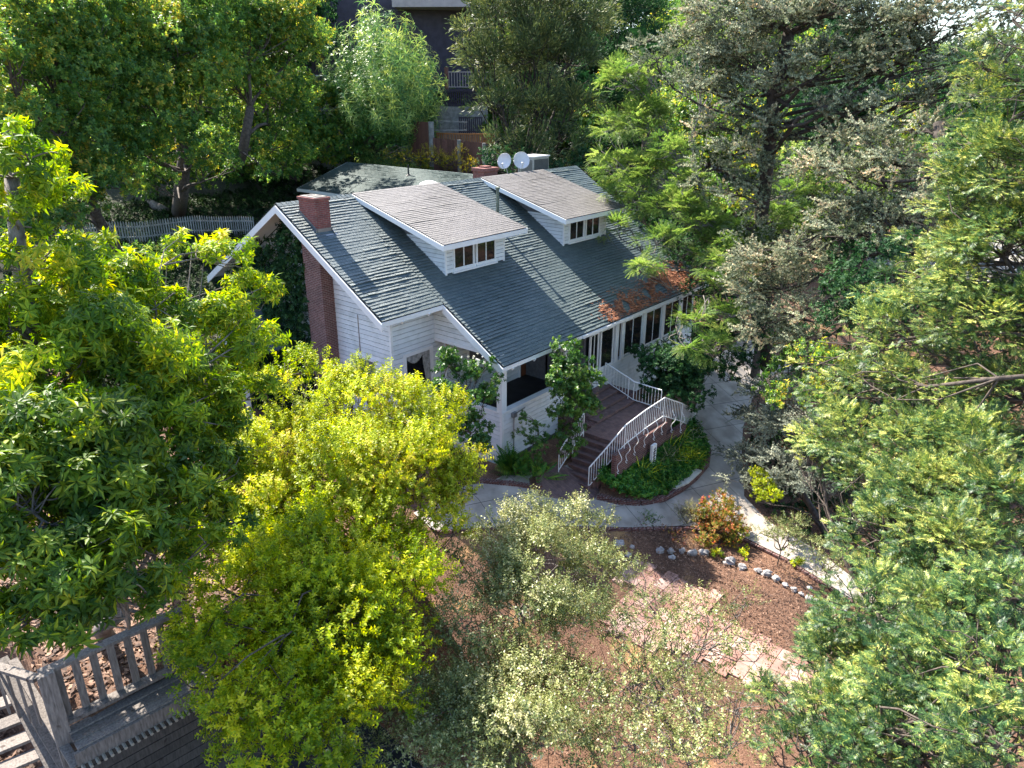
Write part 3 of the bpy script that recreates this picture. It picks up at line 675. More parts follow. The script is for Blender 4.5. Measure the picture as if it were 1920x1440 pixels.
# dormers
DX = [(3.354, 8.006), (10.668, 15.363)]; DD, SD, CD, HO = 4.792, .28195, 4.19, .69
def dz(y): return H-SD*abs(y)
for x0, x1 in DX:
    m = MB(); f2 = MB(); a, b = x0+HO, x1-HO
    for x, nn in ((a, -1), (b, 1)):
        clap(m, None, (x, 0), (0, 1), (nn, 0), rz(CD), dz(CD)-.12, lambda z: (-CD, -max(0.3, min(CD, (H-.0-z)/S_))) if True else 0, e=.15)
        # triangular cheek boards run from face back to where the main roof meets them
    f2.poly([(a+.004, -CD+.004, rz(CD)-.05), (a+.004, -.4, rz(.4)), (a+.004, -.4, dz(.4)-.13), (a+.004, -CD+.004, dz(CD)-.13)], (.1, 0, 0))
    f2.poly([(b-.104, -CD+.004, rz(CD)-.05), (b-.104, -.4, rz(.4)), (b-.104, -.4, dz(.4)-.13), (b-.104, -CD+.004, dz(CD)-.13)], (.1, 0, 0))
    zb, zt = rz(CD)+.06, dz(CD)-.14
    f2.box((a+.1, -CD+.03, zb), (b-.1, -CD+.1, zt))
    hs = [(a+.36, b-.5, zb+.1, zt-.02)]
    clap(m, None, (0, -CD), (1, 0), (0, -1), zb, zt+.1, lambda z: (a-.02, b+.02), hs, e=.15)
    dm = m.build('dormer', M['siding'], house); f2.build('dormer_core', M['gap'], dm)
    m = MB(); mf = MB(); k2 = math.sqrt(1+SD*SD)
    shingles((0, 0, H+.06), (1, 0, 0), nrm(np.array([0, -1., -SD])), x0, x1, DD*k2, m, mf, amp=.016, th0=.010)
    m.build('dormer_roof', M['shingle_dormer'], dm); mf.build('dormer_deck', M['felt'], dm)
    m = MB()
    for x in (x0-.05, x1+.005):
        m.add([(x, -.02, H+.03), (x, -DD-.03, dz(DD)+.03), (x, -DD-.03, dz(DD)-.17), (x, -.25, dz(.25)-.14), (x+.045, -.02, H+.03), (x+.045, -DD-.03, dz(DD)+.03), (x+.045, -DD-.03, dz(DD)-.17), (x+.045, -.25, dz(.25)-.14)],
              [(0, 1, 2, 3), (7, 6, 5, 4), (0, 4, 5, 1), (1, 5, 6, 2), (2, 6, 7, 3), (3, 7, 4, 0)])
    m.box((x0-.005, -DD-.045, dz(DD)-.15), (x1+.005, -DD-.005, dz(DD)+.03))
    m.add([(x0, -DD, dz(DD)-.12), (x1, -DD, dz(DD)-.12), (x1, -CD, dz(CD)-.12), (x0, -CD, dz(CD)-.12)], [(0, 1, 2, 3)])
    m.add([(x0, -CD, dz(CD)-.12), (a, -CD, dz(CD)-.12), (a, -.3, dz(.3)-.12), (x0, -.3, dz(.3)-.12)], [(0, 1, 2, 3)])
    m.box((a-.035, -CD-.035, zb-.05), (a+.04, -CD+.02, zt)); m.box((b-.04, -CD-.035, zb-.05), (b+.035, -CD+.02, zt))
    m.build('dormer_trim', M['trim'], dm)
    w0 = a+.45; w3 = b-.58; wm = (w0+w3)/2
    for p, q in ((w0, wm-.13), (wm+.13, w3)):
        wo = window((0, -CD), (1, 0), (0, -1), p, q, zb+.12, zt-.06, mull=[(p+q)/2], fw=.08, sill=False, recess=.0)
        wo.parent = dm
    m = MB(); m.box((w0-.12, -CD-.1, zb-.03), (w3+.12, -CD-.0, zb+.035)); m.build('dormer_sill', M['trim'], dm)
# vent pipe on the front slope
m = MB(); m.tube([(8.72, -2.69, 7.1), (8.72, -2.69, 8.80)], .065, 10); m.tube([(8.72, -2.69, 8.80), (8.72, -2.69, 8.88)], .10, 10); m.tube([(8.72, -2.69, 7.15), (8.72, -2.69, 7.3)], [.16, .075], 10)
m.build('vent_pipe', M['pipe'], roof)
# brick chimney behind ridge
m = MB(); m.box((11.55, .55, 8.3), (12.5, 1.25, 9.05)); m.box((11.5, .5, 9.05), (12.55, 1.3, 9.2)); m.box((11.8, .7, 9.2), (12.25, 1.1, 9.27)); m.build('chimney', M['brick'], roof)
# rear wing
mr = MB(); mf = MB(); sw = .322; RX, RZ, EXX, YB = 18.04, 8.0, 13.88, 18.54
kk = math.sqrt(1+sw*sw)
shingles((RX, 0, RZ), (0, 1, 0), nrm(np.array([-1., 0, -sw])), 2.6, YB, (RX-EXX)*kk, mr, mf, tab=.33, amp=.006)
shingles((RX, 0, RZ), (0, 1, 0), nrm(np.array([1., 0, -sw])), 2.6, YB, (RX-EXX)*kk, mr, mf, tab=.66, amp=.006)
wing = mr.build('rear_wing_roof', M['shingle_green'], house); mf.build('roof_deck', M['felt'], wing)
m = MB(); ez = RZ-sw*(RX-EXX)
m.box((EXX-.06, 3, ez-.18), (EXX-.0, YB+.03, ez-.0)); m.box((2*RX-EXX, 3, ez-.18), (2*RX-EXX+.06, YB+.03, ez))
for s in (-1, 1): m.poly([(RX, YB+.005, RZ-.0), (RX+s*(RX-EXX), YB+.005, ez), (RX+s*(RX-EXX), YB+.005, ez-.2), (RX, YB+.005, RZ-.2)], (0, .05, 0))
m.build('fascia', M['trim'], wing)
m = MB(); m.box((EXX+.5, 4.6, .0), (2*RX-EXX-.5, YB-.5, ez-.1)); m.poly([(EXX+.5, YB-.5, ez-.1), (2*RX-EXX-.5, YB-.5, ez-.1), (RX, YB-.5, RZ-.2)], (0, -.1, 0)); m.build('rear_wing_wall', M['siding'], house)
def onwing(u, v):
    r = FW + RT*(u-960)/FPX - UP*(v-720)/FPX
    n_ = np.array([-sw, 0, 1.]); d0 = RZ-sw*RX
    return CAMP+r*((d0-CAMP@n_)/(r@n_))
p = onwing(766, 329); m = MB(); m.tube([p-[0, 0, .1], p+[0, 0, .62]], .05, 8); m.tube([p-[0, 0, .02], p+[0, 0, .09]], [.17, .06], 8); m.build('vent_pipe', M['dark_metal'], wing)
p = onwing(805, 350); m = MB()
for i in range(7): 
    a0, a1 = i/7*math.pi/2, (i+1)/7*math.pi/2
    m.tube([p+[0, 0, .34*math.sin(a0)], p+[0, 0, .34*math.sin(a1)]], [.62*math.cos(a0)+.01, .62*math.cos(a1)+.01], 16, cap=False)
m.build('skylight_dome', M['white'], wing, True)
# satellite dishes, AC
def dish(name, label, c, aim, rad, base):
    c = np.array(c); o = empty(name, tuple(base), label, 'satellite dish', 'satellite dishes behind the roof ridge'); aim = nrm(np.array(aim, float))
    a = nrm(np.cross(aim, [0, 0, 1.])); b = np.cross(a, aim); V = []; F = []
    for i in range(9):
        r_ = rad*i/8
        for k in range(24):
            th = k/24*2*math.pi; V.append(c+(a*math.cos(th)*.92+b*math.sin(th))*r_+aim*(r_*r_/rad*.28))
    for i in range(8):
        for k in range(24): F.append((i*24+k, i*24+(k+1) % 24, (i+1)*24+(k+1) % 24, (i+1)*24+k))
    m = MB(); m.add(V, F, .5); n = len(V); m.add([q-aim*.02 for q in V], [tuple(reversed(f)) for f in F], .5)
    m.tube([c+(a*math.cos(k/24*2*math.pi)*.92+b*math.sin(k/24*2*math.pi))*rad+aim*rad*.27 for k in range(25)], .012, 5)
    m.build('reflector', M['dish'], o, True)
    m = MB(); fp = c+aim*rad*1.05-b*rad*.75; m.tube([c-b*rad*.98+aim*rad*.25, fp], .022, 6); m.tube([c-b*rad*.2-aim*.05, c-b*rad*.98+aim*rad*.25], .02, 6); m.tube([fp-aim*.02+b*.02, fp+b*.12-aim*.16], [.07, .045], 8); m.build('feed_arm', M['dish'], o)
    m = MB(); m.tube([c-aim*.04, c-aim*.12-b*.1, np.array(base)+[0, 0, .02]], .028, 7); m.box((base[0]-.1, base[1]-.1, base[2]-.03), (base[0]+.1, base[1]+.1, base[2]+.01)); m.build('mast', M['galv'], o)
dish('satellite_dish', 'pale satellite dish turned sideways, beside the rear chimney', (13.05, .55, 9.42), (-.95, -.35, .35), .36, (13.35, .55, rz(.55)+.05))
dish('satellite_dish', 'larger white satellite dish facing front, next to the air conditioner', (14.35, .6, 9.35), (-.62, -.65, .45), .42, (14.5, .8, rz(.8)+.05))
ac = empty('air_conditioner', (16.6, 1.6, 7.9), 'boxy beige air conditioner standing behind the roof ridge', 'air conditioner')
m = MB(); m.box((15.95, 1.1, 8.02), (17.25, 2.1, 9.38)); ab = m.build('casing', M['ac'], ac)
m = MB()
for i in range(24):
    z = 8.12+i*.048; m.box((15.925, 1.16, z), (15.948, 2.04, z+.022), .5)
for i in range(20): x = 16.03+i*.06; m.box((x, 1.078, 8.1), (x+.028, 1.098, 9.28), .5)
m.build('grille', M['acgrille'], ac)
m = MB(); m.box((15.9, 1.05, 9.382), (17.3, 2.15, 9.44)); m.build('lid', M['dish'], ac)
for b_ in ((15.9, 1.0, 7.6), (17.2, 1.0, 7.5), (15.9, 2.1, 7.3), (17.2, 2.1, 7.3)): m = MB(); m.box(b_, (b_[0]+.1, b_[1]+.1, 8.018)); m.build('platform_leg', M['galv'], ac)
# leaf litter on the roof
def onroof(u, v):
    r = FW + RT*(u-960)/FPX - UP*(v-720)/FPX; n_ = np.array([0, -S_, 1.]); return CAMP+r*((H+.045-CAMP@n_)/(r@n_))
P = []
for (u, v, ru, rv, n) in ((1175, 575, 45, 22, 1300), (1230, 540, 34, 30, 1500), (1255, 515, 38, 24, 3200), (1290, 530, 26, 16, 2200), (1150, 600, 14, 5, 350), (1130, 578, 10, 10, 90), (1180, 555, 50, 20, 250), (1210, 565, 60, 25, 300), (1145, 592, 25, 14, 120), (1180, 594, 12, 3, 120), (1270, 500, 20, 12, 400)):
    q = rng.normal(size=(n, 2))*.5
    for a, b in q:
        P.append(onroof(u+a*ru*.9, v+b*rv*.9))
P = np.array(P); P = P[(P[:, 1] > -D2-.02) & (P[:, 0] < LX) & (fnoise(P, 5, 3) > -.45+.0*P[:, 0])]
n = len(P); D = nrm(rng.normal(size=(n, 3))*np.array([1, .8, .15])); 
L = rng.uniform(.04, .11, n)[:, None]; W_ = nrm(np.cross(D, [0, S_, -1]))*rng.uniform(.012, .03, n)[:, None]; nn = np.array([0, -.528, .849])
P = P+nn*rng.random(n)[:, None]*.05
V = np.stack([P-D*L, P+W_, P+D*L, P-W_], 1).reshape(-1, 3)
tag(npmesh('leaf_litter', V, np.arange(4*n).reshape(-1, 4), M['rust'], None, rng.random(n)), 'rust coloured fallen leaves lying on the right end of the shingle roof', 'leaf litter', None, 'stuff')
# hanging planter in porch
hp = empty('hanging_planter', (3.3, -5.3, 4.06), 'empty dark bowl planter hanging on wires from the porch beam', 'planter')
m = MB(); m.tube([(3.3, -5.3, 3.0), (3.3, -5.3, 3.16)], [.12, .24], 12); m.build('bowl', M['dark_metal'], hp)
m = MB()
for a in (0, 2.1, 4.2): m.tube([(3.3, -5.3, 4.05), (3.3+.22*math.cos(a), -5.3+.22*math.sin(a), 3.16)], .008, 4)
m.build('wire', M['dark_metal'], hp)
# side porch gable behind the avocado
sp = empty('side_porch', (-1.2, 4.6, 2.0), 'small white gabled side porch half hidden behind the left tree', 'porch')
m = MB(); m.poly([(-1.6, 3.3, 4.9), (-1.6, 6.2, 3.1), (-1.6, 6.2, 2.9), (-1.6, 3.3, 4.7)], (.1, 0, 0)); m.poly([(-1.6, 3.3, 4.9), (-1.6, .9, 3.3), (-1.6, .9, 3.1), (-1.6, 3.3, 4.7)], (.1, 0, 0)); m.build('bargeboard', M['trim'], sp)
m = MB(); m.poly([(-1.55, 3.3, 4.9), (-1.55, 6.2, 3.1), (1.0, 6.2, 3.1), (1.0, 3.3, 4.9)], (0, 0, .05)); m.poly([(-1.55, 3.3, 4.9), (-1.55, .9, 3.3), (1.0, .9, 3.3), (1.0, 3.3, 4.9)], (0, 0, .05)); m.build('roof', M['shingle'], sp)
m = MB(); m.box((-1.4, 5.7, .5), (-1.25, 5.85, 3.2)); m.build('post', M['trim'], sp); m = MB(); m.box((-1.4, 1.2, -.1), (-1.25, 1.35, 3.4)); m.build('post', M['trim'], sp)
print('house done')
# ------------------------------------------------------------------ brick stairs, landing, rails
st = empty('brick_staircase', (7, -10, 0), 'reddish brick staircase with landing rising to the front porch', 'stairs')
m = MB(); BS = M['brick_step']
m.poly([(6.0, -10.95, -1.8), (9.6, -10.95, -1.8), (10.3, -10.6, -1.8), (10.3, -9.2, -1.8), (6.0, -9.2, -1.8)], (0, 0, 2.55)); m.build('landing', BS, st)
m = MB()
FT = RM((3.62, -11.05, 0))[0]; FI = RM((3.98, -9.3, 0))[0]; NS = 7
for i in range(NS):   # lower flight along x, bottom to top
    q = i/NS; x = FT[0]-.05+(6.0-FT[0]+.05)*q; z = FT[2]+(.75-FT[2])*(i+1)/(NS+1); y0 = FT[1]-.02+(-10.95-FT[1])*q
    m.box((x, y0, -1.6), (x+.3 if i < NS-1 else 6.0, -9.3, z)); m.box((x-.03, y0-.02, z-.05), (x+.10, -9.27, z+.006))
m.build('lower_flight', BS, st)
m = MB()
for i in range(4):
    y = -9.2+i*.4; z = .75+.115*(i+1); m.box((6.9, y, .3), (9.6, PY-.04 if i == 3 else y+.42, z)); m.box((6.88, y-.03, z-.05), (9.62, y+.11, z+.006))
m.build('upper_flight', BS, st)
FRONT[0] = True
m = MB(); m.poly([(2.25, -10.0, -.1), (2.75, -11.35, -.1), (3.3, -11.55, -.1), (4.3, -11.2, -.1), (4.5, -9.05, -.1), (3.2, -9.1, -.1)], (0, 0, .13)); m.build('brick_apron', BS, st); FRONT[0] = False
m = MB(); m.box((5.2, -11.12, -1.8), (8.9, -10.955, .70)); m.poly([(8.9, -10.96, -1.8), (8.9, -11.12, -1.8), (10.3, -11.25, -1.8), (10.3, -11.0, -1.8)], (0, 0, 1.95)); m.build('retaining_wall', M['brick_wall'], st)
m = MB(); m.box((6.5, -9.2, -.2), (6.88, PY-.02, .8)); m.build('side_wall', M['brick_wall'], st); m = MB(); m.box((9.63, -9.1, -.2), (10.0, PY-.1, 1.1)); m.build('side_wall', M['brick_wall'], st)
def rail(name, label, pts, hgt=.88, nb=None, posts=True, scroll=()):
    o = empty(name, tuple(pts[0]), label, 'handrail', 'white iron railings of the brick stairs'); P = [np.array(p, float) for p in pts]
    hv = np.array([0, 0, hgt]); m = MB(); m.tube([p+hv for p in P], .026, 6); m.build('top_rail', M['metal_white'], o)
    m = MB(); m.tube([p+[0, 0, .12] for p in P], .018, 6); m.build('bottom_rail', M['metal_white'], o)
    m = MB()
    for a, b in zip(P[:-1], P[1:]):
        L = np.linalg.norm(b-a); n = max(1, int(L/.135))
        for i in range(1, n): q = a+(b-a)*i/n; m = MB(); m.tube([q+[0, 0, .12], q+hv], .011, 5); m.build('baluster', M['metal_white'], o)
    for p in P:
        m = MB(); m.tube([p-[0, 0, .1], p+hv], .022, 6); m.build('post', M['metal_white'], o)
    for q in scroll:
        q = np.array(q, float); m = MB(); pts_ = []
        for k in range(15):
            t_ = k/14; z = .62-.85*t_; pts_.append(q+np.array([0, -.04-.16*math.sin(t_*math.pi*1.25)**2*(1 if t_ < .8 else .9), z]))
        for k in range(7): a = k/6*math.pi; pts_.append(pts_[14]+np.array([.0, .07*math.sin(a)+.0, -.04+.05*math.cos(a)]))
        m.tube(pts_, .013, 5, cap=False); m.build('scroll', M['metal_white'], o)
    return o
rail('stair_railing', 'long white iron railing along the outer edge of stairs and landing', [tuple(FT+[0, 0, .02]), tuple(FT*.5+np.array((5.9, -11.02, .72))*.5), (5.9, -11.02, .72), (7.3, -11.0, .82), (8.75, -11.0, .86), (10.1, -11.1, .2), tuple(RM((10.05, -11.7, .12))[0])],
     scroll=[(5.3, -11.1, .3), (5.85, -11.1, .5), (6.4, -11.1, .6), (7.1, -11.1, .65), (7.8, -11.1, .68), (8.4, -11.1, .7), (9.0, -11.2, .6), (9.7, -11.25, .35)])
rail('stair_railing', 'short white iron railing on the inner side of the lower steps', [(4.35, -9.28, FI[2]-.1), (5.2, -9.28, .3), (5.9, -9.26, .72)])
rail('stair_railing', 'white iron railing running down from the enclosed porch to the landing', [(9.62, -7.75, 1.25), (9.62, -8.9, .86), (9.62, -9.15, .76), (9.62, -10.4, .72)], .9)
m = MB(); m.box((7.35, -11.4, -.9), (7.65, -11.3, .35))
wp = empty('garden_post', (7.5, -11.35, -.9), 'white board with dark leafy cutouts leaning on the brick wall in the flower bed', 'post'); m.build('board', M['trim'], wp)
m = MB()
for k in range(6):
    z0 = -.35+.1*k; m.tube([(7.4+.03*(k % 2), -11.415, z0), (7.5-.04*(k % 2), -11.415, z0+.05), (7.58-.03*(k % 2), -11.415, z0+.02), (7.52, -11.415, z0+.1)], [.012, .022, .016, .006], 5)
m.build('motif', M['dark_metal'], wp)
FRONT[0] = True
gl = empty('garden_lamp', (10.25, -11.6, 0), 'small white globe lamp on a short stake by the railing end', 'garden lamp')
m = MB(); m.tube([(10.25, -11.6, -.1), (10.25, -11.6, .75)], .015, 5); m.build('stake', M['metal_white'], gl)
m = MB(); m.tube([(10.25, -11.6, .72+.14*i/6) for i in range(7)], [.07*math.sin(math.pi*min(max(i/6, .08), .95)) for i in range(7)], 10); m.build('globe', M['metal_white'], gl, True)
gl = empty('garden_lamp', (2.25, -18.9, 0), 'slim grey solar stake lamp standing in mulch beside the white stones', 'garden lamp')
m = MB(); m.tube([(2.25, -18.9, -.1), (2.25, -18.9, .5)], .012, 5); m.build('stake', M['galv'], gl)
m = MB(); m.tube([(2.25, -18.9, .5), (2.25, -18.9, .58)], [.035, .045], 8); m.tube([(2.25, -18.9, .58), (2.25, -18.9, .61)], [.075, .02], 8); m.build('lamp_head', M['galv'], gl)
# flower bed
bed = [(3.35, -11.6), (3.5, -12.3), (3.9, -12.9), (4.6, -13.35), (5.5, -13.5), (6.6, -13.5), (7.8, -13.35), (8.8, -12.95), (9.5, -12.3), (9.9, -11.7), (9.2, -11.4), (8.85, -11.24), (4.3, -11.2)]
fb = empty('raised_bed', (6.5, -12.3, 0), 'kidney shaped raised bed with curved brick curb in front of stairs', 'planter bed')
m = MB(); m.poly([(x, y, -.1) for x, y in bed], (0, 0, .24)); m.build('soil', M['soil'], fb)
def curb(mb, pts, h0, h1, wd=.2, L=.09):
    for a, b in zip(pts[:-1], pts[1:]):
        n = max(1, int(math.dist(a, b)/L)); d = nrm(np.array([b[0]-a[0], b[1]-a[1]])); s = np.array([d[1], -d[0]])
        for i in range(n):
            c = np.array(a)+(np.array(b)-np.array(a))*(i+.5)/n; hh = h1+random.uniform(-.01, .01)
            q = [(c+d*L*.43*e+s*wd*f) for e, f in ((-1, -.5), (1, -.5), (1, .5), (-1, .5))]
            mb.add([(x, y, h0) for x, y in q]+[(x, y, hh) for x, y in q], [(4, 5, 6, 7), (0, 1, 5, 4), (1, 2, 6, 5), (2, 3, 7, 6), (3, 0, 4, 7)])
m = MB(); curb(m, bed[:10], -.1, .17); m.build('curb', M['brick_wall'], fb)
m = MB(); m.poly([(5.3, -13.45, .172), (5.9, -13.6, .172), (7.0, -13.55, .172), (7.0, -13.3, .172), (5.9, -13.25, .172), (5.2, -13.2, .172)], (0, 0, .05)); m.build('coping_stone', M['limestone'], fb)
fb2 = empty('raised_bed', (2.9, -8.8, 0), 'narrow fern bed with brick curb at the porch corner', 'planter bed')
b2 = [(.9, -7.3), (1.7, -7.9), (2.3, -9.0), (2.6, -9.75), (3.1, -9.3), (3.97, -9.2), (6.4, -9.15), (6.4, -7.75), (3.0, -7.75), (2.9, -6.5), (1.2, -6.3)]
m = MB(); m.poly([(x, y, -.1) for x, y in b2], (0, 0, .16)); m.build('soil', M['soil'], fb2); m = MB(); curb(m, b2[:5], -.1, .12); m.build('curb', M['brick_wall'], fb2)
# tile patio
m = MB()
for i in range(22):
    y1 = -14.35-i*.335; tw = .43; off = random.choice((0, .14, .22, .3))
    xr = 1.32 if y1 > -17.0 else (.42 if y1 > -19.6 else .25); xl = (-.2 if y1 > -15 else -1.85) if y1 > -16.9 else (-1.35 if y1 > -18.8 else -1.05)
    x = xr-off*.45-random.choice((0, .05, .12))
    while x-tw > xl-.15:
        w_ = tw*random.choice((1, 1, .82, 1.18)); h = .005+random.uniform(-.008, .010); j = [random.uniform(-.004, .004) for _ in range(4)]
        q = [(x-w_+.014, y1-.32), (x-.0, y1-.32), (x-.0, y1), (x-w_+.014, y1)]
        m.add([(a_, b_, -.15) for a_, b_ in q]+[(a_, b_, h+c_) for (a_, b_), c_ in zip(q, j)], [(4, 5, 6, 7), (0, 1, 5, 4), (1, 2, 6, 5), (2, 3, 7, 6), (3, 0, 4, 7)]); x -= w_
tag(m.build('patio', M['tiles']), 'sunlit pinkish terracotta tile patio in the front garden', 'patio')
# rocks
def rockm(c, r, seed):
    rr = np.random.default_rng(seed); V = []; F = []
    for i in range(7):
        ph = math.pi*i/6
        for k in range(9): th = 2*math.pi*k/9; V.append([math.sin(ph)*math.cos(th), math.sin(ph)*math.sin(th), math.cos(ph)])
    V = np.array(V); V = V*(1+.42*fnoise(V, 2.4, seed)[:, None])*np.array([rr.uniform(.8, 1.3), rr.uniform(.6, 1.), rr.uniform(.5, .8)])*r
    a = rr.uniform(0, 6); V = V@np.array([[math.cos(a), -math.sin(a), 0], [math.sin(a), math.cos(a), 0], [0, 0, 1]])+np.array(c)
    for i in range(6):
        for k in range(9): F.append((i*9+k, (i+1)*9+k, (i+1)*9+(k+1) % 9, i*9+(k+1) % 9))
    return V, F
rk = [(1.5, -13.6, .24, 'largest grey boulder at the shaded left end of the rock row'), (2.0, -14.7, .15, None), (2.15, -14.95, .14, None), (2.4, -15.2, .15, None), (2.5, -15.5, .14, None), (2.75, -15.75, .16, None), (3.0, -16.1, .12, None), (2.75, -16.5, .2, 'dark grey boulder behind the orange rose bush'),
      (2.8, -16.9, .14, None), (2.9, -17.3, .12, None), (2.9, -17.55, .17, None), (2.85, -17.85, .15, None), (2.75, -18.15, .11, None), (2.7, -18.4, .1, None), (2.65, -18.62, .09, None), (2.6, -18.85, .12, None), (2.6, -19.1, .15, None), (2.6, -19.4, .17, 'long white stone at the end of the row near the redwood'), (2.58, -19.75, .13, None), (1.9, -15.15, .12, None), (1.2, -14.1, .14, None), (.7, -13.9, .13, None), (1.65, -13.95, .1, None), (2.55, -20.1, .14, None)]
for i, (x, y, r, lb) in enumerate(rk):
    V, F = rockm((x, y, r*.12), r*.85, i); o = npmesh('rock', V, F, M['rock'], None, None, False)
    on = ['first', 'second', 'third', 'fourth', 'fifth', 'sixth', 'seventh', 'eighth', 'ninth', 'tenth', 'eleventh', 'twelfth', 'thirteenth', 'fourteenth', 'fifteenth', 'sixteenth', 'seventeenth', 'eighteenth', 'nineteenth', 'twentieth', 'twenty-first', 'twenty-second', 'twenty-third', 'twenty-fourth'][i]
    tag(o, lb or ('stone lying just inside the row by the patio corner, %s along' % on if i in (19, 20, 21, 22) else '%s stone of the winding row, counted from the shaded boulder' % on), 'rock', 'stones edging the mulch bed')
FRONT[0] = False
# ------------------------------------------------------------------ near deck (lower left)
A0 = atz(85, 1258, 5.6); B0 = atz(352, 1138, 5.6); dx = nrm(B0-A0); dy_ = np.array([-dx[1], dx[0], 0]); WD = M['wood']
dk = empty('wooden_deck', tuple(A0-[0, 0, 1.2]), 'weathered grey wooden deck railing with wide slats at the lower left', 'deck')
A = A0.copy(); L = float(np.linalg.norm(B0-A0))*1.02
def P3(u, v_, z): return A+dx*u+dy_*v_+np.array([0, 0, z-5.6])
m = MB(); m.beam(P3(-.08, 0, 5.6), P3(L, 0, 5.6), .15, .045, .5); m.build('top_rail', WD, dk)
m = MB(); m.beam(P3(0, -.02, 4.72), P3(L, -.02, 4.72), .16, .05, .3); m.build('bottom_rail', WD, dk)
for i in range(9):
    m = MB(); u = .12+i*L/8.6; m.beam(P3(u, .03, 4.74), P3(u, .03, 5.576), .095, .03, random.random(), up=tuple(dy_)); m.build('slat', WD, dk)
m = MB(); m.beam(P3(-.02, -.09, 3.2), P3(-.02, -.09, 5.62), .19, .1, .8, up=tuple(dy_)); m.build('corner_post', WD, dk)
m = MB()
for k, (v_, z) in enumerate(((-.10, 4.60), (-.26, 4.58), (-.40, 4.56))): m.beam(P3(.05, v_, z), P3(L, v_, z), .145, .04, random.random())
m.build('deck_board', WD, dk)
m = MB(); m.beam(P3(.0, -.50, 4.45), P3(L, -.5, 4.45), .05, .22, .4); m.build('rim_joist', WD, dk)
# left side return railing, running back and away, plus sloping stair stringers
Q0 = P3(-.1, 0, 0); bk = nrm(dy_*.9-dx*.42)
m = MB(); a = P3(-.1, .05, 5.5); m.beam(a, a+bk*1.6+np.array([0, 0, -.1]), .12, .05, .4)
for i in range(7): q = a+bk*(.2+i*.2); m.beam(q-np.array([0, 0, .85]), q, .1, .03, random.random(), up=tuple(dx))
m.build('side_rail', WD, dk)
for k, (u0, v0, u1, v1, w_, z0, z1) in enumerate(((2, 1236, 108, 1410, .17, 4.75, 4.1), (8, 1262, 100, 1440, .17, 4.6, 3.85), (24, 1238, 118, 1395, .12, 4.95, 4.45))):
    a = atz(u0, v0, z0); b = atz(u1, v1, z1); m = MB(); m.beam(a, b+(b-a)*.25, w_, .05, .2+.25*k); m.build('stair_stringer', WD, dk)
for k in range(6):
    m = MB(); p = atz(-60, 1300+k*42, 4.0-.12*k); q = atz(48+k*15, 1262+k*34, 4.0-.12*k); m.beam(p, q, .24, .05, random.random()); m.build('stair_tread', WD, dk)
m = MB(); a = P3(.02, -.1, 3.3); m.beam((a[0], a[1], 2.4), (a[0], a[1], 3.4), .17, .12, .6, up=tuple(dy_)); m.build('support_post', WD, dk)
m = MB()
for i in range(int(L/.085)):
    u = .05+i*.085; z0 = 4.33; 
    c0 = P3(u, -.46, z0); m.tube([c0, c0-dy_*.17], .024, 6, .9)
cs = m.build('corrugated_skirt', plain('corrugated_plastic', (.36, .32, .26), .6), dk)
rw_ = empty('retaining_wall', tuple(P3(1, -.3, 2.3)), 'plank retaining wall under the wooden deck, coloured dark in place of shade', 'wall'); m = MB()
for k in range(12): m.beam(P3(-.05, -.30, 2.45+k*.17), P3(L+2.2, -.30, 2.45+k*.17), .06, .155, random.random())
m.build('planks', M['planks_shade'], rw_)
# lower metal railing and kerb, dark drive
flat('driveway', [(-17.5, -19.0), (-9.5, -19), (-8.9, -13.78), (-17.5, -13.78)], 2.5, M['asphalt'], 'dark shaded asphalt below the wooden deck')
p0, p1 = atz(110, 1448, 3.3), atz(312, 1338, 3.3)
lr = empty('metal_railing', tuple(p0), 'thin grey metal railing standing in shade under the deck', 'railing')
m = MB(); m.beam(p0, p1, .09, .05, .5); m.build('top_rail', M['concrete_grey'], lr)
m = MB()
for i in range(8): q = p0+(p1-p0)*(.06+i*.13); m = MB(); m.tube([q, q+np.array([0.0, -.0, -.7])], .02, 5); m.build('baluster', M['galv'], lr)
p2, p3_ = atz(308, 1365, 3.2), atz(385, 1322, 3.2)
kb = MB(); kb.beam(p2, p3_, .22, .3, .5); tag(kb.build('kerb', M['concrete_grey']), 'short grey concrete kerb beside the shaded driveway', 'kerb')
p2 = atz(323, 1320, 3.3); cn = MB(); cn.tube([p2, p2+dx*.25], .05, 8); tag(cn.build('pipe', M['dish'], None, True), 'short pale pipe lying under the deck', 'pipe')
# deck ground leaf litter
n = 9000; P = np.stack([rng.uniform(-15, -8, n), rng.uniform(-13.6, -8.5, n), np.zeros(n)], 1); P[:, 2] = ground(P[:, 0], P[:, 1])+.02+rng.random(n)*.05
D = nrm(rng.normal(size=(n, 3))*np.array([1, 1, .3])); W_ = nrm(np.cross(D, [0, 0, 1]))*rng.uniform(.015, .04, n)[:, None]; L_ = rng.uniform(.05, .1, n)[:, None]
tag(npmesh('leaf_litter', np.stack([P-D*L_, P+W_, P+D*L_+[0, 0, .02], P-W_], 1).reshape(-1, 3), np.arange(4*n).reshape(-1, 4), M['litter'], None, rng.random(n)), 'dry brown fallen leaves covering the ground behind the deck railing', 'leaf litter', None, 'stuff')
FRONT[0] = True; n = 26000; P = np.stack([rng.uniform(-6, 4.5, n), rng.uniform(-22, -13.4, n), np.zeros(n)], 1); P[:, 2] = .012+rng.random(n)*.02
P = P[(P[:, 0]+P[:, 1]*.12 < 1.7)]; kp = fnoise(P, 1.1, 9)+rng.normal(size=len(P))*.25 > .1; P = P[kp]; n = len(P)
D = nrm(rng.normal(size=(n, 3))*np.array([1, 1, .25])); W_ = nrm(np.cross(D, [0, 0, 1]))*rng.uniform(.006, .02, n)[:, None]; L_ = rng.uniform(.02, .06, n)[:, None]
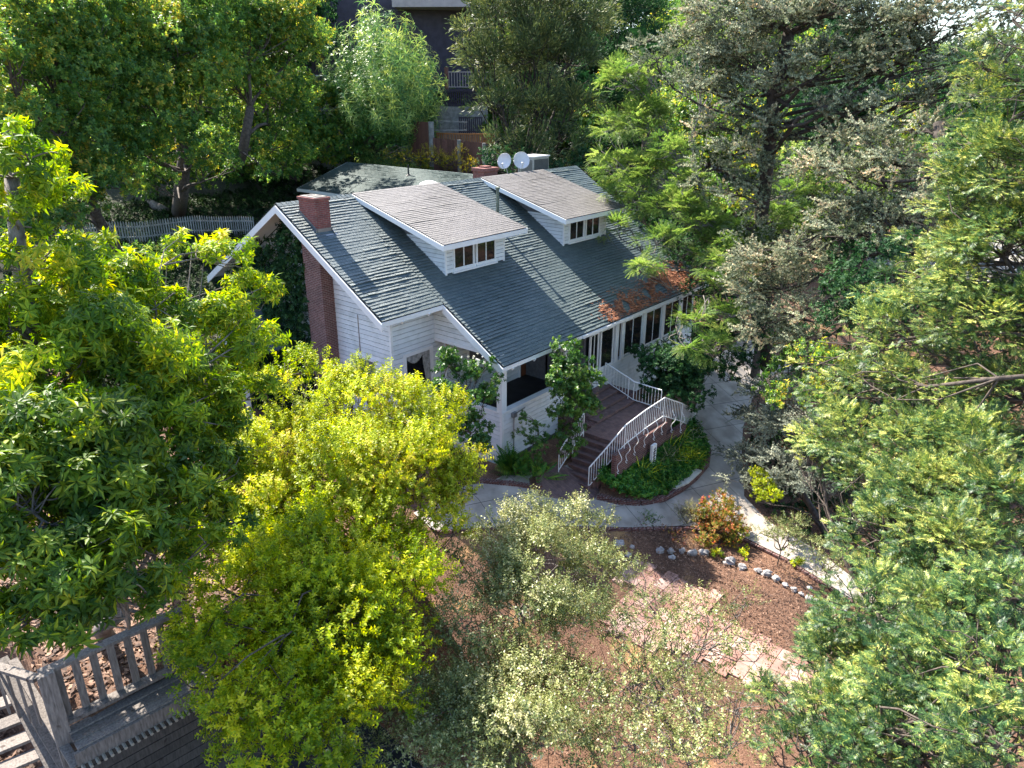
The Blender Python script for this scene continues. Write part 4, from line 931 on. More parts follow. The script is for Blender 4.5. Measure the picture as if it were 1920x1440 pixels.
tag(npmesh('leaf_litter', np.stack([P-D*L_, P+W_, P+D*L_+[0, 0, .01], P-W_], 1).reshape(-1, 3), np.arange(4*n).reshape(-1, 4), M['litter'], None, rng.random(n)), 'scattered bark chips and dead leaves over the front garden mulch', 'leaf litter', None, 'stuff')
FRONT[0] = False
# ------------------------------------------------------------------ background houses, fences
def V3(u, v, d): return at(u, v, d)
def V3(u, v, d): return at(u, v, d+11)
bh = empty('hillside_house', tuple(V3(740, 200, 54)), 'dark plum hillside house with balcony seen behind the reeds', 'house')
def wallquad(mb, u0, u1, v0, v1, d0, d1, depth=3, t=None, gnd=False):
    a, b = V3(u0, v1, d0), V3(u1, v1, d1); ztop = V3((u0+u1)/2, v0, (d0+d1)/2)[2]; zb = min(a[2], b[2]); zb = min(zb, float(ground(a[0], a[1]))-.3, float(ground(b[0], b[1]))-.3) if gnd else zb; n_ = nrm(np.array([(a-b)[1], -(a-b)[0], 0])); n_ = n_ if n_@FW > 0 else -n_
    q = [a, b, b+n_*depth, a+n_*depth]; mb.poly([(p[0], p[1], zb) for p in q], (0, 0, ztop-zb), t)
m = MB(); wallquad(m, 565, 900, -60, 215, 56, 56, 8, gnd=True); m.build('wall', M['plum'], bh)
m = MB(); wallquad(m, 735, 990, -3, 12, 54, 52.5, 9); m.build('roof', M['plumroof'], bh)
m = MB(); wallquad(m, 588, 604, -2, 14, 55.9, 55.9, .1); w_ = m.build('window', M['trim'], bh); m = MB(); wallquad(m, 591, 601, 1, 11, 55.8, 55.8, .05); m.build('pane', M['glass'], w_)
m = MB(); wallquad(m, 770, 905, 166, 172, 51, 51, 4.5); m.build('balcony', M['plum'], bh)
m = MB()
for i in range(14): a = V3(842+i*5.2, 163, 51); b = V3(842+i*5.2, 136, 51); m.beam(a, (a[0], a[1], b[2]), .05, .05, .6)
a, b = V3(840, 135, 51), V3(915, 135, 51); m.beam(a, b, .08, .08); a, b = V3(840, 163, 51), V3(915, 163, 51); m.beam(a, b, .08, .08); m.build('balcony_rail', M['plumroof'], bh)
m = MB(); a, b = V3(838, 170, 51), V3(838, 126, 51); m.beam(a, (a[0], a[1], b[2]), .22, .22); m.build('balcony_post', M['fence_brown'], bh)
m = MB(); wallquad(m, 828, 915, 200, 250, 50, 50, 1, gnd=True); wallquad(m, 752, 828, 198, 240, 50.5, 50, 1, gnd=True); m.build('retaining_wall', M['concrete_grey'], bh)
def pale_fence(name, label, u0, u1, v0, v1, d0, d1, mat_, n, posts=(), pmat='concrete_grey', slat=True, group=None, cat='fence', gap=.7, backing=False):
    o = empty(name, tuple(V3((u0+u1)/2, max(v1) if hasattr(v1, '__len__') else v1, (d0+d1)/2)), label, cat, group)
    f = lambda a, t_: a[0]+(a[1]-a[0])*t_ if hasattr(a, '__len__') else a
    m = MB()
    for i in range(n):
        t_ = (i+.5)/n; u = u0+(u1-u0)*t_; d = d0+(d1-d0)*t_; a, b = V3(u, f(v1, t_), d), V3(u, f(v0, t_), d)
        wd = np.linalg.norm(V3(u0, 200, d0)-V3(u1, 200, d1))/n*gap; ax_ = V3(u1, 200, d1)-V3(u0, 200, d0); m.beam(a, (a[0], a[1], b[2]+random.uniform(-.02, .02)), wd, .03, up=tuple(np.cross(nrm(ax_), [0, 0, 1])))
    m.build('board_panel', M[mat_], o)
    m = MB()
    for tt in (.06, .9): 
        a = V3(u0, f(v0, 0)*(1-tt)+f(v1, 0)*tt, d0); b = V3(u1, f(v0, 1)*(1-tt)+f(v1, 1)*tt, d1); m.beam(a, b, .06, .1)
    m.build('cross_rail', M[mat_], o)
    for (u, va, vb, r) in posts:
        t_ = (u-u0)/(u1-u0); d = d0+(d1-d0)*t_-.15; m = MB(); a, b = V3(u, vb, d), V3(u, va, d); m.tube([a, (a[0], a[1], b[2])], r, 10); m.build('post', M[pmat], o)
    return o
pale_fence('slat_fence', 'dark vertical slat fence under the balcony', 826, 905, 168, 200, 50.4, 50.2, 'plum', 22, gap=.6)
pale_fence('board_fence', 'brown board fence with round concrete posts, upper section', 762, 812, (224, 230), (288, 300), 46, 44, 'fence_brown', 16, [(765, 205, 300, .13), (811, 228, 312, .2)], gap=.97)
pale_fence('board_fence', 'brown board fence with concrete posts, lower section behind the yellow shrubs', 814, 912, (258, 268), (320, 330), 43.5, 40.5, 'fence_brown', 30, [(862, 262, 322, .14), (908, 268, 322, .13)], gap=.97)
pale_fence('picket_fence', 'short orange picket fence behind the brown board fence', 818, 935, (249, 251), (268, 271), 47, 45, 'fence_orange', 34, gap=.55)
pale_fence('wire_fence', 'low pale wire mesh fence on the terrace', 815, 876, (225, 228), 246, 46.5, 46.5, 'concrete_grey', 26, gap=.15)
pale_fence('slat_fence', 'maroon slat fence at the foot of the concrete wall', 860, 905, 219, 250, 49.2, 49.2, 'plum', 12, gap=.6)
pale_fence('board_fence', 'reddish board fence beside the bamboo at top left', 597, 618, (50, 50), (115, 115), 54, 54, 'fence_brown', 9, gap=.96)
o = empty('clothesline_frame', tuple(V3(604, 200, 52)), 'thin white pipe frame on the retaining wall left of the reeds', 'frame')
m = MB(); a = V3(592, 142, 52); b = V3(615, 142, 52); c = V3(615, 196, 52); m.tube([a, b, (b[0], b[1], c[2])], .05, 6); m.build('pipe', M['metal_white'], o)
o = empty('retaining_wall', tuple(V3(610, 230, 51)), 'grey concrete retaining wall with square post left of the reeds', 'wall')
m = MB(); wallquad(m, 570, 634, 197, 245, 51.5, 51.5, 1, gnd=True); m.build('wall', M['concrete_grey'], o); m = MB(); wallquad(m, 632, 646, 169, 235, 51, 51, .5); m.build('post', M['concrete_grey'], o)
wc = empty('parked_car', tuple(V3(548, 28, 60)), 'white car parked up on the hill, only its top visible', 'car')
ca = V3(535, 28, 60); cb = V3(568, 28, 60); cd_ = nrm(cb-ca); cn_ = np.array([-cd_[1], cd_[0], 0])
prof = [(-.9, 0), (-.9, .55), (-.5, .75), (-.1, 1.25), (1.2, 1.3), (1.9, .8), (2.6, .7), (2.7, 0)]
m = MB(); m.poly([ca+cd_*u+np.array([0, 0, z]) for u, z in prof], cn_*1.7); m.build('body', M['white'], wc)
m = MB(); m.poly([ca+cd_*u-cn_*.02+np.array([0, 0, z]) for u, z in ((-.4, .78), (-.05, 1.18), (1.15, 1.22), (1.7, .82))], cn_*.01); m.build('side_window', M['glass'], wc)
for u in (-.2, 1.9): m = MB(); p = ca+cd_*u; m.tube([p-cn_*.03, p+cn_*.2], .33, 14); m.build('wheel', M['dark_metal'], wc)
def V3(u, v, d): return at(u, v, d)
# picket fence left of the house
pf = empty('picket_fence', (4.5, 18.3, 4.6), 'pale picket fence, its colour greyed to suggest shade, running along the foot of the dark slope left of the house', 'fence')
m = MB(); pa = np.array([-0.5, 19.0]); pb = np.array([9.8, 17.5]); n = 78
for i in range(n):
    q = pa+(pb-pa)*i/(n-1); z = float(ground(q[0], q[1]))
    m.add([(q[0]-.035, q[1], z), (q[0]+.035, q[1], z), (q[0]+.035, q[1], z+1.05), (q[0], q[1], z+1.15), (q[0]-.035, q[1], z+1.05), (q[0]-.035, q[1]+.02, z), (q[0]+.035, q[1]+.02, z), (q[0]+.035, q[1]+.02, z+1.05), (q[0], q[1]+.02, z+1.15), (q[0]-.035, q[1]+.02, z+1.05)], [(0, 1, 2, 3, 4), (9, 8, 7, 6, 5), (0, 4, 9, 5), (1, 6, 7, 2), (2, 7, 8, 3), (3, 8, 9, 4)])
m.build('pickets', M['fence_shade'], pf); m = MB()
for hh in (.3, .85):
    for i in range(12):
        q = pa+(pb-pa)*i/12; r_ = pa+(pb-pa)*(i+1)/12; m.beam((q[0], q[1]+.05, float(ground(*q))+hh), (r_[0], r_[1]+.05, float(ground(*r_))+hh), .04, .08)
m.build('cross_rail', M['fence_shade'], pf)
# basketball hoop & wall at right distance
hb = empty('basketball_hoop', tuple(V3(1617, 300, 55)), 'basketball backboard with dark frame seen through the far trees', 'basketball hoop')
m = MB(); wallquad(m, 1606, 1629, 236, 250, 55, 55, .05); m.build('backboard', M['dark_metal'], hb)
m = MB(); wallquad(m, 1608, 1627, 238, 248.5, 54.95, 54.95, .03); m.build('board_face', M['dish'], hb)
m = MB(); a, b = V3(1613, 246, 54.9), V3(1613, 241, 54.9); c = V3(1622, 241, 54.9); d_ = V3(1622, 246, 54.9); m.tube([a, b, c, d_, a], .025, 4); m.build('target_square', M['dark_metal'], hb)
m = MB(); c = V3(1617.5, 249, 54.6); m.tube([c+RT*.23*math.cos(k/12*6.283)+np.array([FW[0], FW[1], 0])*.23*math.sin(k/12*6.283) for k in range(13)], .02, 4); m.build('hoop', M['fence_orange'], hb)
m = MB(); a = V3(1617, 250, 55.2); m.tube([a, (a[0], a[1], a[2]-3.5)], .07, 6); m.build('pole', M['dark_metal'], hb)
o = empty('garden_wall', tuple(V3(1620, 262, 57)), 'mauve block wall running behind the basketball hoop', 'wall'); m = MB(); wallquad(m, 1570, 1680, 249, 285, 57, 57, .3); m.build('wall', plain('mauve_wall', (.16, .12, .16), .8), o)
flat('driveway', [(38, -17), (60, -22), (62, -14), (40, -8)], float(ground(50, -15))+.9, M['concrete'], 'pale concrete drive glimpsed through the redwoods at far right')

# ------------------------------------------------------------------ vegetation
def gz(x, y): return float(ground(x, y))
def gb(x, y): return (x, y, gz(x, y))
FRONTSET = dict(front=True)
# foreground left: big-leafed tree
tree('broadleaf_tree', 'tall broad leaved tree with sunlit yellow green rosettes at the left edge', 'tree',
     [(10, 250, 45, 12.5), (55, 300, 55, 12.2), (70, 370, 70, 12.4), (25, 420, 60, 12), (110, 340, 35, 12.6), (60, 500, 90, 12.2), (130, 560, 110, 12.8), (230, 560, 90, 13.6), (340, 640, 120, 14), (360, 470, 50, 15), (420, 500, 65, 15), (465, 570, 60, 15.2), (410, 640, 80, 15), (500, 640, 45, 15.3),
      (90, 680, 150, 12), (230, 720, 130, 12.6), (330, 800, 130, 12.8), (-50, 760, 120, 11.5), (150, 880, 120, 12.6), (260, 940, 110, 12.8), (340, 1010, 80, 13), (60, 950, 120, 12.2), (-40, 900, 110, 12), (-70, 950, 120, 10.5), (-60, 1100, 100, 10), (440, 760, 80, 14.2), (160, 470, 55, 13), (215, 520, 50, 13.4), (290, 560, 50, 13.8), (0, 330, 60, 12.2), (20, 620, 100, 12)],  # off-frame and rear lobes here are added to shade the deck
     gb(-9.5, -10.5), 'rosette', 'l_avocado', .155, 56, path=[np.array(gb(-9.5, -10.5)), at(90, 860, 12.6), at(60, 640, 12.5), at(35, 480, 12.4), at(22, 330, 12.4)], trunk_r=.14, sub=16, subr=.33, bark='bark_grey', twr=.012)
tree('broadleaf_tree', 'glossy dark green broad leaved tree overhanging the deck railing', 'tree',
     [(80, 830, 120, 10.4), (190, 830, 110, 10.6), (60, 960, 130, 9.8), (190, 950, 110, 10.2), (300, 930, 90, 11), (290, 1040, 70, 10.4), (380, 1020, 45, 10.8), (120, 1080, 110, 9.5), (230, 1090, 75, 9.8), (50, 1170, 75, 9.3), (180, 1130, 50, 9.5), (110, 1190, 50, 9.2), (20, 1060, 80, 9.4), (260, 1130, 45, 9.9), (400, 900, 70, 12.4), (370, 970, 65, 11.6), (320, 1090, 45, 10.6), (440, 980, 50, 12.6), (250, 1010, 80, 10.4), (330, 860, 80, 12), (20, 900, 90, 10)],
     gb(-11.8, -12.2), 'rosette', 'l_broad', .155, 66, trunk_r=.14, sub=18, subr=.34, bark='bark_grey', twr=.010)
tree('ornamental_tree', 'golden yellow rounded small leaved tree in front of the house corner', 'tree',
     [(655, 725, 50, 17.6), (700, 770, 90, 17.2), (790, 800, 90, 17), (600, 790, 80, 17), (860, 860, 60, 16.8), (720, 870, 130, 16.2), (830, 920, 65, 16.4), (620, 900, 120, 15.8), (520, 850, 80, 16), (760, 970, 90, 15.8), (530, 960, 80, 15.4), (660, 1000, 110, 15.2), (500, 740, 50, 17), (440, 860, 70, 15.8), (850, 940, 50, 16), (820, 1010, 55, 15.4), (760, 1050, 60, 15), (870, 900, 35, 16.4), (690, 1080, 60, 14.8)],
     gb(-3.6, -9.6), 'twig', 'l_gold', .22, 85, trunk_r=.13, sub=20, subr=.32, upb=.7, tb=.02)
tree('ornamental_tree', 'lime green bushy small leaved tree spilling down beside the deck', 'tree',
     [(560, 1070, 120, 13.8), (700, 1110, 110, 13.8), (450, 1120, 90, 12.8), (790, 1080, 60, 14.2), (600, 1200, 130, 12.6), (430, 1220, 90, 12), (740, 1210, 85, 13), (510, 1320, 110, 11.8), (640, 1330, 100, 12), (470, 1410, 70, 11.4), (580, 1420, 90, 11.3), (730, 1300, 50, 12.5), (370, 1180, 50, 12.2), (385, 1260, 50, 11.2), (360, 1210, 35, 11.6), (420, 1340, 50, 11.0), (400, 1180, 50, 11.6)],
     gb(-7.0, -13.2), 'twig', 'l_lime', .20, 95, trunk_r=.12, sub=20, subr=.32, upb=.45, tb=.02)
tree('ornamental_tree', 'shaded green tree wedged between the golden tree and the left broad leaved tree', 'tree',
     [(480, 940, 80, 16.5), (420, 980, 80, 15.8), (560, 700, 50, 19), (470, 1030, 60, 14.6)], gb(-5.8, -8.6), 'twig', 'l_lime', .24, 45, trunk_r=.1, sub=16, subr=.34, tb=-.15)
# sparse olive-like shrubs front centre
tree('garden_shrub', 'grey green airy shrub with pale tips at the bottom centre', 'shrub',
     [(1000, 985, 65, 16.2), (940, 1010, 55, 15.8), (1080, 985, 55, 16.3), (1130, 1000, 35, 16.6), (1010, 1060, 95, 15), (910, 1090, 75, 14.6), (1110, 1070, 65, 15.4), (870, 1180, 75, 13.6), (980, 1170, 100, 13.8), (1080, 1170, 70, 14), (860, 1050, 35, 15)],
     gb(-3.8, -13.6), 'sparse', 'l_olive', .20, 120, trunk_r=.07, sub=22, subr=.30, tb=.05, twr=.007, front=True, bark='bark_grey')
tree('garden_shrub', 'grey green twiggy shrub filling the bottom edge of the photo', 'shrub',
     [(880, 1290, 90, 12.8), (780, 1340, 75, 12.2), (980, 1290, 90, 12.8), (900, 1400, 100, 11.8), (1020, 1400, 90, 11.8), (770, 1420, 70, 11.5), (690, 1340, 40, 12), (1080, 1300, 70, 13), (650, 1410, 45, 11.6), (850, 1330, 70, 12), (960, 1350, 70, 12)],
     gb(-5.8, -15.3), 'sparse', 'l_olive', .19, 115, trunk_r=.07, sub=24, subr=.30, tb=.03, twr=.007, front=True, bark='bark_grey')
tree('garden_shrub', 'sparse open shrub with bare twisting stems over the terracotta patio', 'shrub',
     [(1180, 1100, 60, 14.5), (1230, 1160, 60, 13.8), (1170, 1200, 70, 13.4), (1330, 1170, 65, 13.6), (1400, 1130, 30, 14), (1280, 1240, 80, 13), (1380, 1240, 55, 13), (1190, 1300, 90, 12.5), (1300, 1340, 80, 12.2), (1160, 1400, 90, 11.8), (1380, 1330, 55, 12), (1290, 1420, 70, 11.6), (1230, 1400, 70, 11.8), (1370, 1410, 60, 11.6), (1110, 1330, 70, 12.2), (1440, 1360, 45, 11.8)],
     gb(-3.2, -17.2), 'sparse', 'l_olive', .18, 26, trunk_r=.06, sub=26, subr=.30, tb=-.02, twr=.007, front=True, bark='bark_grey', inner=.1)
# redwoods right foreground
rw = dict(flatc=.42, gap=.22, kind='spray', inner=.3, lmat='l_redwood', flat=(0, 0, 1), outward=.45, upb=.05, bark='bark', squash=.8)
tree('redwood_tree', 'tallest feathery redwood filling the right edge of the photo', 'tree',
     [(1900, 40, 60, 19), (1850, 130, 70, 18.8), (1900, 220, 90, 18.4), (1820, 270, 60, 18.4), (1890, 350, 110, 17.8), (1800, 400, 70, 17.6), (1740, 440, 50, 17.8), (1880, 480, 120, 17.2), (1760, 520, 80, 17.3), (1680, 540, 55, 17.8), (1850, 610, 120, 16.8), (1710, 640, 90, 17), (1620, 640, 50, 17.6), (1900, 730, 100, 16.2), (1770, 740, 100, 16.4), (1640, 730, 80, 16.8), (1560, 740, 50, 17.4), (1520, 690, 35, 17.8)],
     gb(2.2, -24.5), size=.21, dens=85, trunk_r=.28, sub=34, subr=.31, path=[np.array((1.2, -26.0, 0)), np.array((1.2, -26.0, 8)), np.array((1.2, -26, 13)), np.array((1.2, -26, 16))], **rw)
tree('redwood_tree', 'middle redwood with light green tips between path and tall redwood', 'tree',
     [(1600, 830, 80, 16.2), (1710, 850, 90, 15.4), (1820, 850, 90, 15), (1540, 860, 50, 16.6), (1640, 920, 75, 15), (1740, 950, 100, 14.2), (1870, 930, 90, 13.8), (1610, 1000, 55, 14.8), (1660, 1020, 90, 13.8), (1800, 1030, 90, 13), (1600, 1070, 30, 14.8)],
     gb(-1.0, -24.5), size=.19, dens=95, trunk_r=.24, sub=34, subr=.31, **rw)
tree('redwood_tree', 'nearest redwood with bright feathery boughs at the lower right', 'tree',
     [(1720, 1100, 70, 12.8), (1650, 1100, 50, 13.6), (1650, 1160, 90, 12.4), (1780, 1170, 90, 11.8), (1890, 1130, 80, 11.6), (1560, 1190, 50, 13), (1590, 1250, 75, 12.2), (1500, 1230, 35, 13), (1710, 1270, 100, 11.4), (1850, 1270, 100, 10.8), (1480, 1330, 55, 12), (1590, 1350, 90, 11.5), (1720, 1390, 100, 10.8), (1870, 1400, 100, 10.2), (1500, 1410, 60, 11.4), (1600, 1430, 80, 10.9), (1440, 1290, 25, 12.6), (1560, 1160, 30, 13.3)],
     gb(-4.6, -24.6), size=.165, dens=120, trunk_r=.22, sub=34, subr=.31, tb=-.05, **rw)  # negative tint bias darkens the crown, standing in for shade at lower right
# cedars
cd = dict(flatc=.4, kind='tufts', flat=(0, 0, 1), outward=.3, upb=.0, bark='bark_dark', squash=.55)
tree('cedar_tree', 'large grey green cedar with spreading dark limbs at the upper right', 'tree',
     [(1370, 40, 70, 33), (1290, 100, 55, 34), (1230, 110, 35, 35), (1200, 85, 22, 35.5), (1460, 50, 70, 32), (1540, 30, 60, 32), (1400, 130, 70, 32.5), (1480, 140, 60, 32), (1340, 170, 50, 33), (1280, 160, 35, 34), (1560, 120, 60, 31), (1640, 60, 60, 31), (1650, 130, 50, 31), (1720, 110, 55, 30.5), (1720, 30, 50, 31), (1790, 120, 45, 30), (1860, 30, 45, 31), (1780, 180, 60, 29.5), (1700, 190, 45, 30),
      (1400, 220, 45, 32.5), (1350, 240, 40, 33), (1310, 250, 30, 33), (1390, 290, 45, 32), (1330, 320, 40, 32.5), (1300, 350, 22, 33), (1420, 350, 35, 32), (1370, 370, 30, 32), (1600, 210, 40, 30.5), (1520, 210, 35, 31), (1410, 180, 45, 32), (1435, 250, 40, 31.8), (1425, 320, 40, 32), (1440, 390, 35, 32), (1400, 430, 35, 32.5), (1430, 470, 35, 32.5), (1840, 130, 45, 30), (1880, 90, 40, 30.5), (1760, 60, 50, 30.5), (1620, 20, 50, 31.5)],
     gb(18.6, -12.4), lmat='l_cedar', size=.60, dens=11, trunk_r=.34, sub=17, subr=.34, path=[at(1440, 690, 37), at(1432, 560, 34.5), at(1425, 420, 33.5), at(1440, 300, 33), at(1450, 180, 32.5), at(1480, 60, 32.5)], twr=.014, **cd)
tree('cedar_tree', 'lower cedar with blue grey boughs hanging over the dark shrubbery', 'tree',
     [(1530, 310, 45, 29), (1600, 330, 60, 28.5), (1680, 310, 55, 28.5), (1560, 400, 40, 29), (1640, 400, 45, 28.5), (1590, 440, 50, 28), (1500, 480, 45, 29), (1440, 500, 60, 29.5), (1540, 500, 35, 28.5), (1460, 560, 60, 29), (1400, 530, 45, 30), (1520, 590, 50, 28), (1430, 620, 45, 29), (1500, 650, 45, 28), (1720, 380, 45, 27.5), (1650, 470, 35, 27.5), (1560, 270, 35, 29), (1630, 260, 40, 29), (1720, 250, 45, 28.5), (1680, 430, 40, 27.5), (1600, 380, 40, 28.5)],
     gb(14.8, -17.5), lmat='l_cedar', size=.52, dens=12, trunk_r=.24, sub=17, subr=.34, path=[at(1700, 640, 28), at(1720, 480, 27.5), at(1760, 330, 27.5), at(1760, 230, 28)], twr=.014, tb=.15, **cd)
tree('cedar_tree', 'pale grey cedar boughs drooping beside the concrete path', 'tree',
     [(1440, 740, 45, 27), (1400, 790, 35, 27.5), (1470, 800, 55, 26), (1400, 860, 40, 26), (1460, 880, 50, 24.5), (1530, 800, 45, 23.5), (1385, 900, 28, 25.5), (1455, 905, 24, 24), (1520, 915, 28, 22.5), (1440, 790, 40, 26.5), (1510, 730, 45, 25)],
     gb(5.8, -18.5), lmat='l_bluecedar', front=True, size=.36, dens=22, trunk_r=.15, sub=17, subr=.34, twr=.010, tb=.05, **cd)
# bright pinnate tree behind the right end of the roof
tree('jacaranda_tree', 'bright green feathery jacaranda reaching over the right end of the roof', 'tree',
     [(1170, 160, 45, 38), (1210, 230, 50, 37), (1150, 240, 30, 37.5), (1160, 320, 45, 36), (1220, 330, 45, 36), (1190, 380, 45, 35), (1130, 360, 20, 36), (1260, 400, 50, 34), (1160, 430, 28, 35), (1230, 460, 35, 33), (1310, 430, 50, 33.5), (1335, 500, 30, 31.5), (1228, 500, 20, 31.5), (1200, 500, 14, 31), (1350, 470, 45, 33), (1380, 540, 45, 32), (1350, 600, 40, 31), (1300, 605, 28, 30), (1340, 660, 35, 30), (1290, 650, 22, 29.5), (1260, 290, 40, 35), (1300, 350, 35, 34), (1390, 440, 35, 33.5), (1300, 60, 40, 39), (1240, 150, 35, 38), (1450, 430, 40, 34), (1480, 380, 40, 35), (1420, 480, 35, 33)],
     gb(17.8, -11.1), 'pinnate', 'l_bright', .42, 6.0, trunk_r=.22, sub=18, subr=.36, twr=.02, bark='bark_grey', path=[at(1415, 705, 37.4), at(1425, 640, 36), at(1410, 560, 34.8), at(1370, 480, 34.5), at(1330, 400, 35)], upb=.25, outward=.5, flat=(0, 0, 1))
# dark tall trees behind the ridge
tree('willow_tree', 'tall drooping dark olive tree rising behind the roof ridge', 'tree',
     [(930, 30, 65, 50), (870, 90, 22, 49), (1010, 20, 70, 51), (1080, 30, 60, 52), (920, 120, 50, 48.5), (1000, 110, 70, 49), (1070, 120, 60, 50), (940, 200, 48, 47), (1010, 210, 55, 47.5), (1075, 200, 48, 48), (930, 270, 35, 46), (985, 285, 45, 46), (1050, 280, 45, 47), (880, 60, 30, 49), (905, 165, 30, 48), (1020, 330, 35, 46), (1080, 320, 25, 47)],
     gb(26, 9.5), 'hang', 'l_euca', .75, 7, trunk_r=.45, sub=22, subr=.36, upb=.2, outward=.2, bark='bark_dark', twr=.03, flat=None)
tree('conifer_tree', 'very dark tall conifer right of the drooping olive tree', 'tree',
     [(1150, 20, 50, 58), (1120, 100, 40, 57), (1180, 90, 45, 57), (1130, 190, 40, 55), (1180, 180, 35, 56), (1110, 270, 35, 53), (1160, 280, 40, 54), (1210, 30, 40, 59), (1240, 90, 40, 58)], gb(36, 6), 'hang', 'l_dark', .9, 4.5, trunk_r=.4, sub=18, subr=.38, bark='bark_dark', twr=.03)
# reeds
def reed(name, label, cx, cy, rx, ry, n, hgt, lm='l_reed', cat='bamboo', lean=.5, px=None):
    o = empty(name, (cx, cy, gz(cx, cy)), label, cat); m = MB(); Ps = []; Ds = []
    for i in range(n):
        a = rng.uniform(0, 6.28); q = rng.random()**.5; x = cx+rx*q*math.cos(a)*.6; y = cy+ry*q*math.sin(a)*.6; z = gz(x, y); h = hgt*rng.uniform(.6, 1.05)*(1-.25*q)
        out = np.array([math.cos(a)*q*rx, math.sin(a)*q*ry, 0])*lean; pts_ = [np.array([x, y, z])+out*(t_**2)+np.array([0, 0, h*t_*(1-.12*q*t_)]) for t_ in np.linspace(0, 1, 7)]
        m.tube(pts_, list(np.linspace(.025, .008, 7)), 4, cap=False)
        for t_ in np.linspace(.12, 1, 17):
            k = t_*6; k0 = min(5, int(k)); p = pts_[k0]+(pts_[k0+1]-pts_[k0])*(k-k0); Ps.append(p); Ds.append(nrm(out+[0, 0, 1.2])+rng.normal(size=3)*.2)
    P = np.array(Ps); V, F, tt = scatter('blades', P, np.array(Ds), rng.uniform(.7, 1.15, len(P))*1.05); NF[0] += len(F)
    m.build('canes', M['l_reed'], o); npmesh('leaves', V, F, M[lm], o, tt); return o
q = at(722, 215, 58); reed('giant_reed', 'tall arching giant reed clump with long bright blades at top centre', q[0], q[1], 3.0, 3.4, 300, at(730, -5, 58)[2]-gz(q[0], q[1])+.6, lean=.85)
q = at(800, 190, 60); reed('giant_reed', 'shaded reed clump beside the dark house balcony', q[0], q[1], .8, .8, 20, at(790, 60, 60)[2]-gz(q[0], q[1]), lean=.8)
# left hillside trees
hk = dict(kind='leaves', lmat='l_hill', size=.34, dens=19, sub=19, subr=.34, twr=.025, upb=.35)
tree('hillside_tree', 'dense evergreen on the dark slope with a leaning trunk, left of the reeds', 'tree',
     [(520, 90, 80, 50), (440, 60, 80, 49), (555, 170, 45, 52), (500, 190, 70, 50), (430, 150, 80, 48), (565, 60, 45, 52), (510, 280, 45, 50), (460, 260, 60, 48), (540, 235, 40, 52), (430, 20, 60, 48), (520, 15, 60, 49), (500, 330, 25, 44)],
     gb(11.2, 24.4), trunk_r=.34, bark='bark', path=[atz(437, 350, 5.6), at(455, 285, 46), at(470, 200, 46)], **hk)
tree('hillside_tree', 'wide evergreen with a forked trunk and low limb in the middle of the slope', 'tree',
     [(330, 110, 90, 43), (250, 60, 80, 44), (350, 30, 80, 46), (380, 200, 65, 42.5), (290, 210, 80, 41.5), (230, 160, 70, 42), (330, 290, 55, 41.5), (390, 290, 45, 42), (260, 290, 60, 41), (210, 250, 60, 40.5), (300, 345, 30, 41), (380, 330, 30, 42), (440, 320, 20, 43)],
     gb(6.8, 19.4), trunk_r=.42, bark='bark', path=[atz(335, 398, 5.7), at(340, 360, 43.5), at(345, 300, 44), at(330, 200, 44)], **hk)
tree('hillside_tree', 'evergreen at the far left top with sunlit yellow green crown', 'tree',
     [(50, 60, 80, 38), (140, 60, 80, 40), (180, 10, 70, 43), (60, 10, 80, 41), (100, 140, 80, 38), (20, 150, 70, 36), (170, 170, 70, 39.5), (80, 230, 75, 37), (160, 260, 70, 38.5), (130, 330, 65, 37.5), (60, 320, 60, 36), (200, 340, 50, 38.5), (150, 390, 40, 37), (100, 400, 45, 36.5), (10, 240, 60, 35)],
     gb(0.5, 14.6), trunk_r=.36, bark='bark', **hk)
tree('hedge', 'low dark hedge in front of the pale picket fence', 'hedge', [(205, 485, 26, 43), (245, 482, 24, 43.5), (285, 480, 24, 44), (325, 476, 24, 44.5), (365, 472, 22, 45), (160, 480, 28, 42)], gb(3.0, 16.8), 'leaves', 'l_hill', .26, 16, trunk_r=.06, sub=12, subr=.4, tb=-.25, twr=.015)
for i, (lb, L_, bx) in enumerate([('dark bush filling the slope behind the forked trunk', [(240, 330, 45, 50), (290, 340, 40, 50), (340, 330, 40, 51), (390, 330, 40, 51), (200, 320, 45, 49), (250, 290, 50, 52), (330, 280, 50, 53)], (8, 25)),
    ('dark bush filling the slope behind the leaning trunk', [(440, 320, 40, 52), (490, 310, 45, 52), (530, 320, 40, 50), (410, 290, 50, 54), (480, 260, 50, 54), (560, 300, 35, 50)], (15, 28)),
    ('leafy bush under the far left evergreen', [(60, 400, 50, 34), (120, 420, 40, 33.5), (20, 440, 50, 33), (100, 350, 50, 36)], (-1.5, 11))]):
    tree('shrub', lb, 'shrub', L_, gb(*bx), 'leaves', 'l_hill', .34, 12, trunk_r=.1, sub=16, subr=.36, tb=-.15, twr=.02)
m = MB(); m.tube([atz(310, 397, 5.7), atz(290, 385, 6.0), atz(255, 370, 6.0), atz(215, 358, 6.3)], [.3, .26, .22, .14], 9)
tag(m.build('fallen_log', M['bark_grey'], None, True), 'thick grey limb lying along the dark slope left of the forked trunk', 'log')
hk2 = dict(kind='leaves', lmat='l_hill', dens=8.5, sub=17, subr=.35, twr=.02, upb=.35)
tree('shrub', 'dark leafy bush against the concrete wall, left of the rear roof', 'shrub', [(640, 240, 35, 57), (610, 280, 40, 56), (560, 300, 35, 55), (530, 320, 30, 54), (640, 200, 22, 58), (600, 240, 30, 57)], gb(18, 27), size=.3, trunk_r=.08, **hk2)
hk2['lmat'] = 'l_shrub'
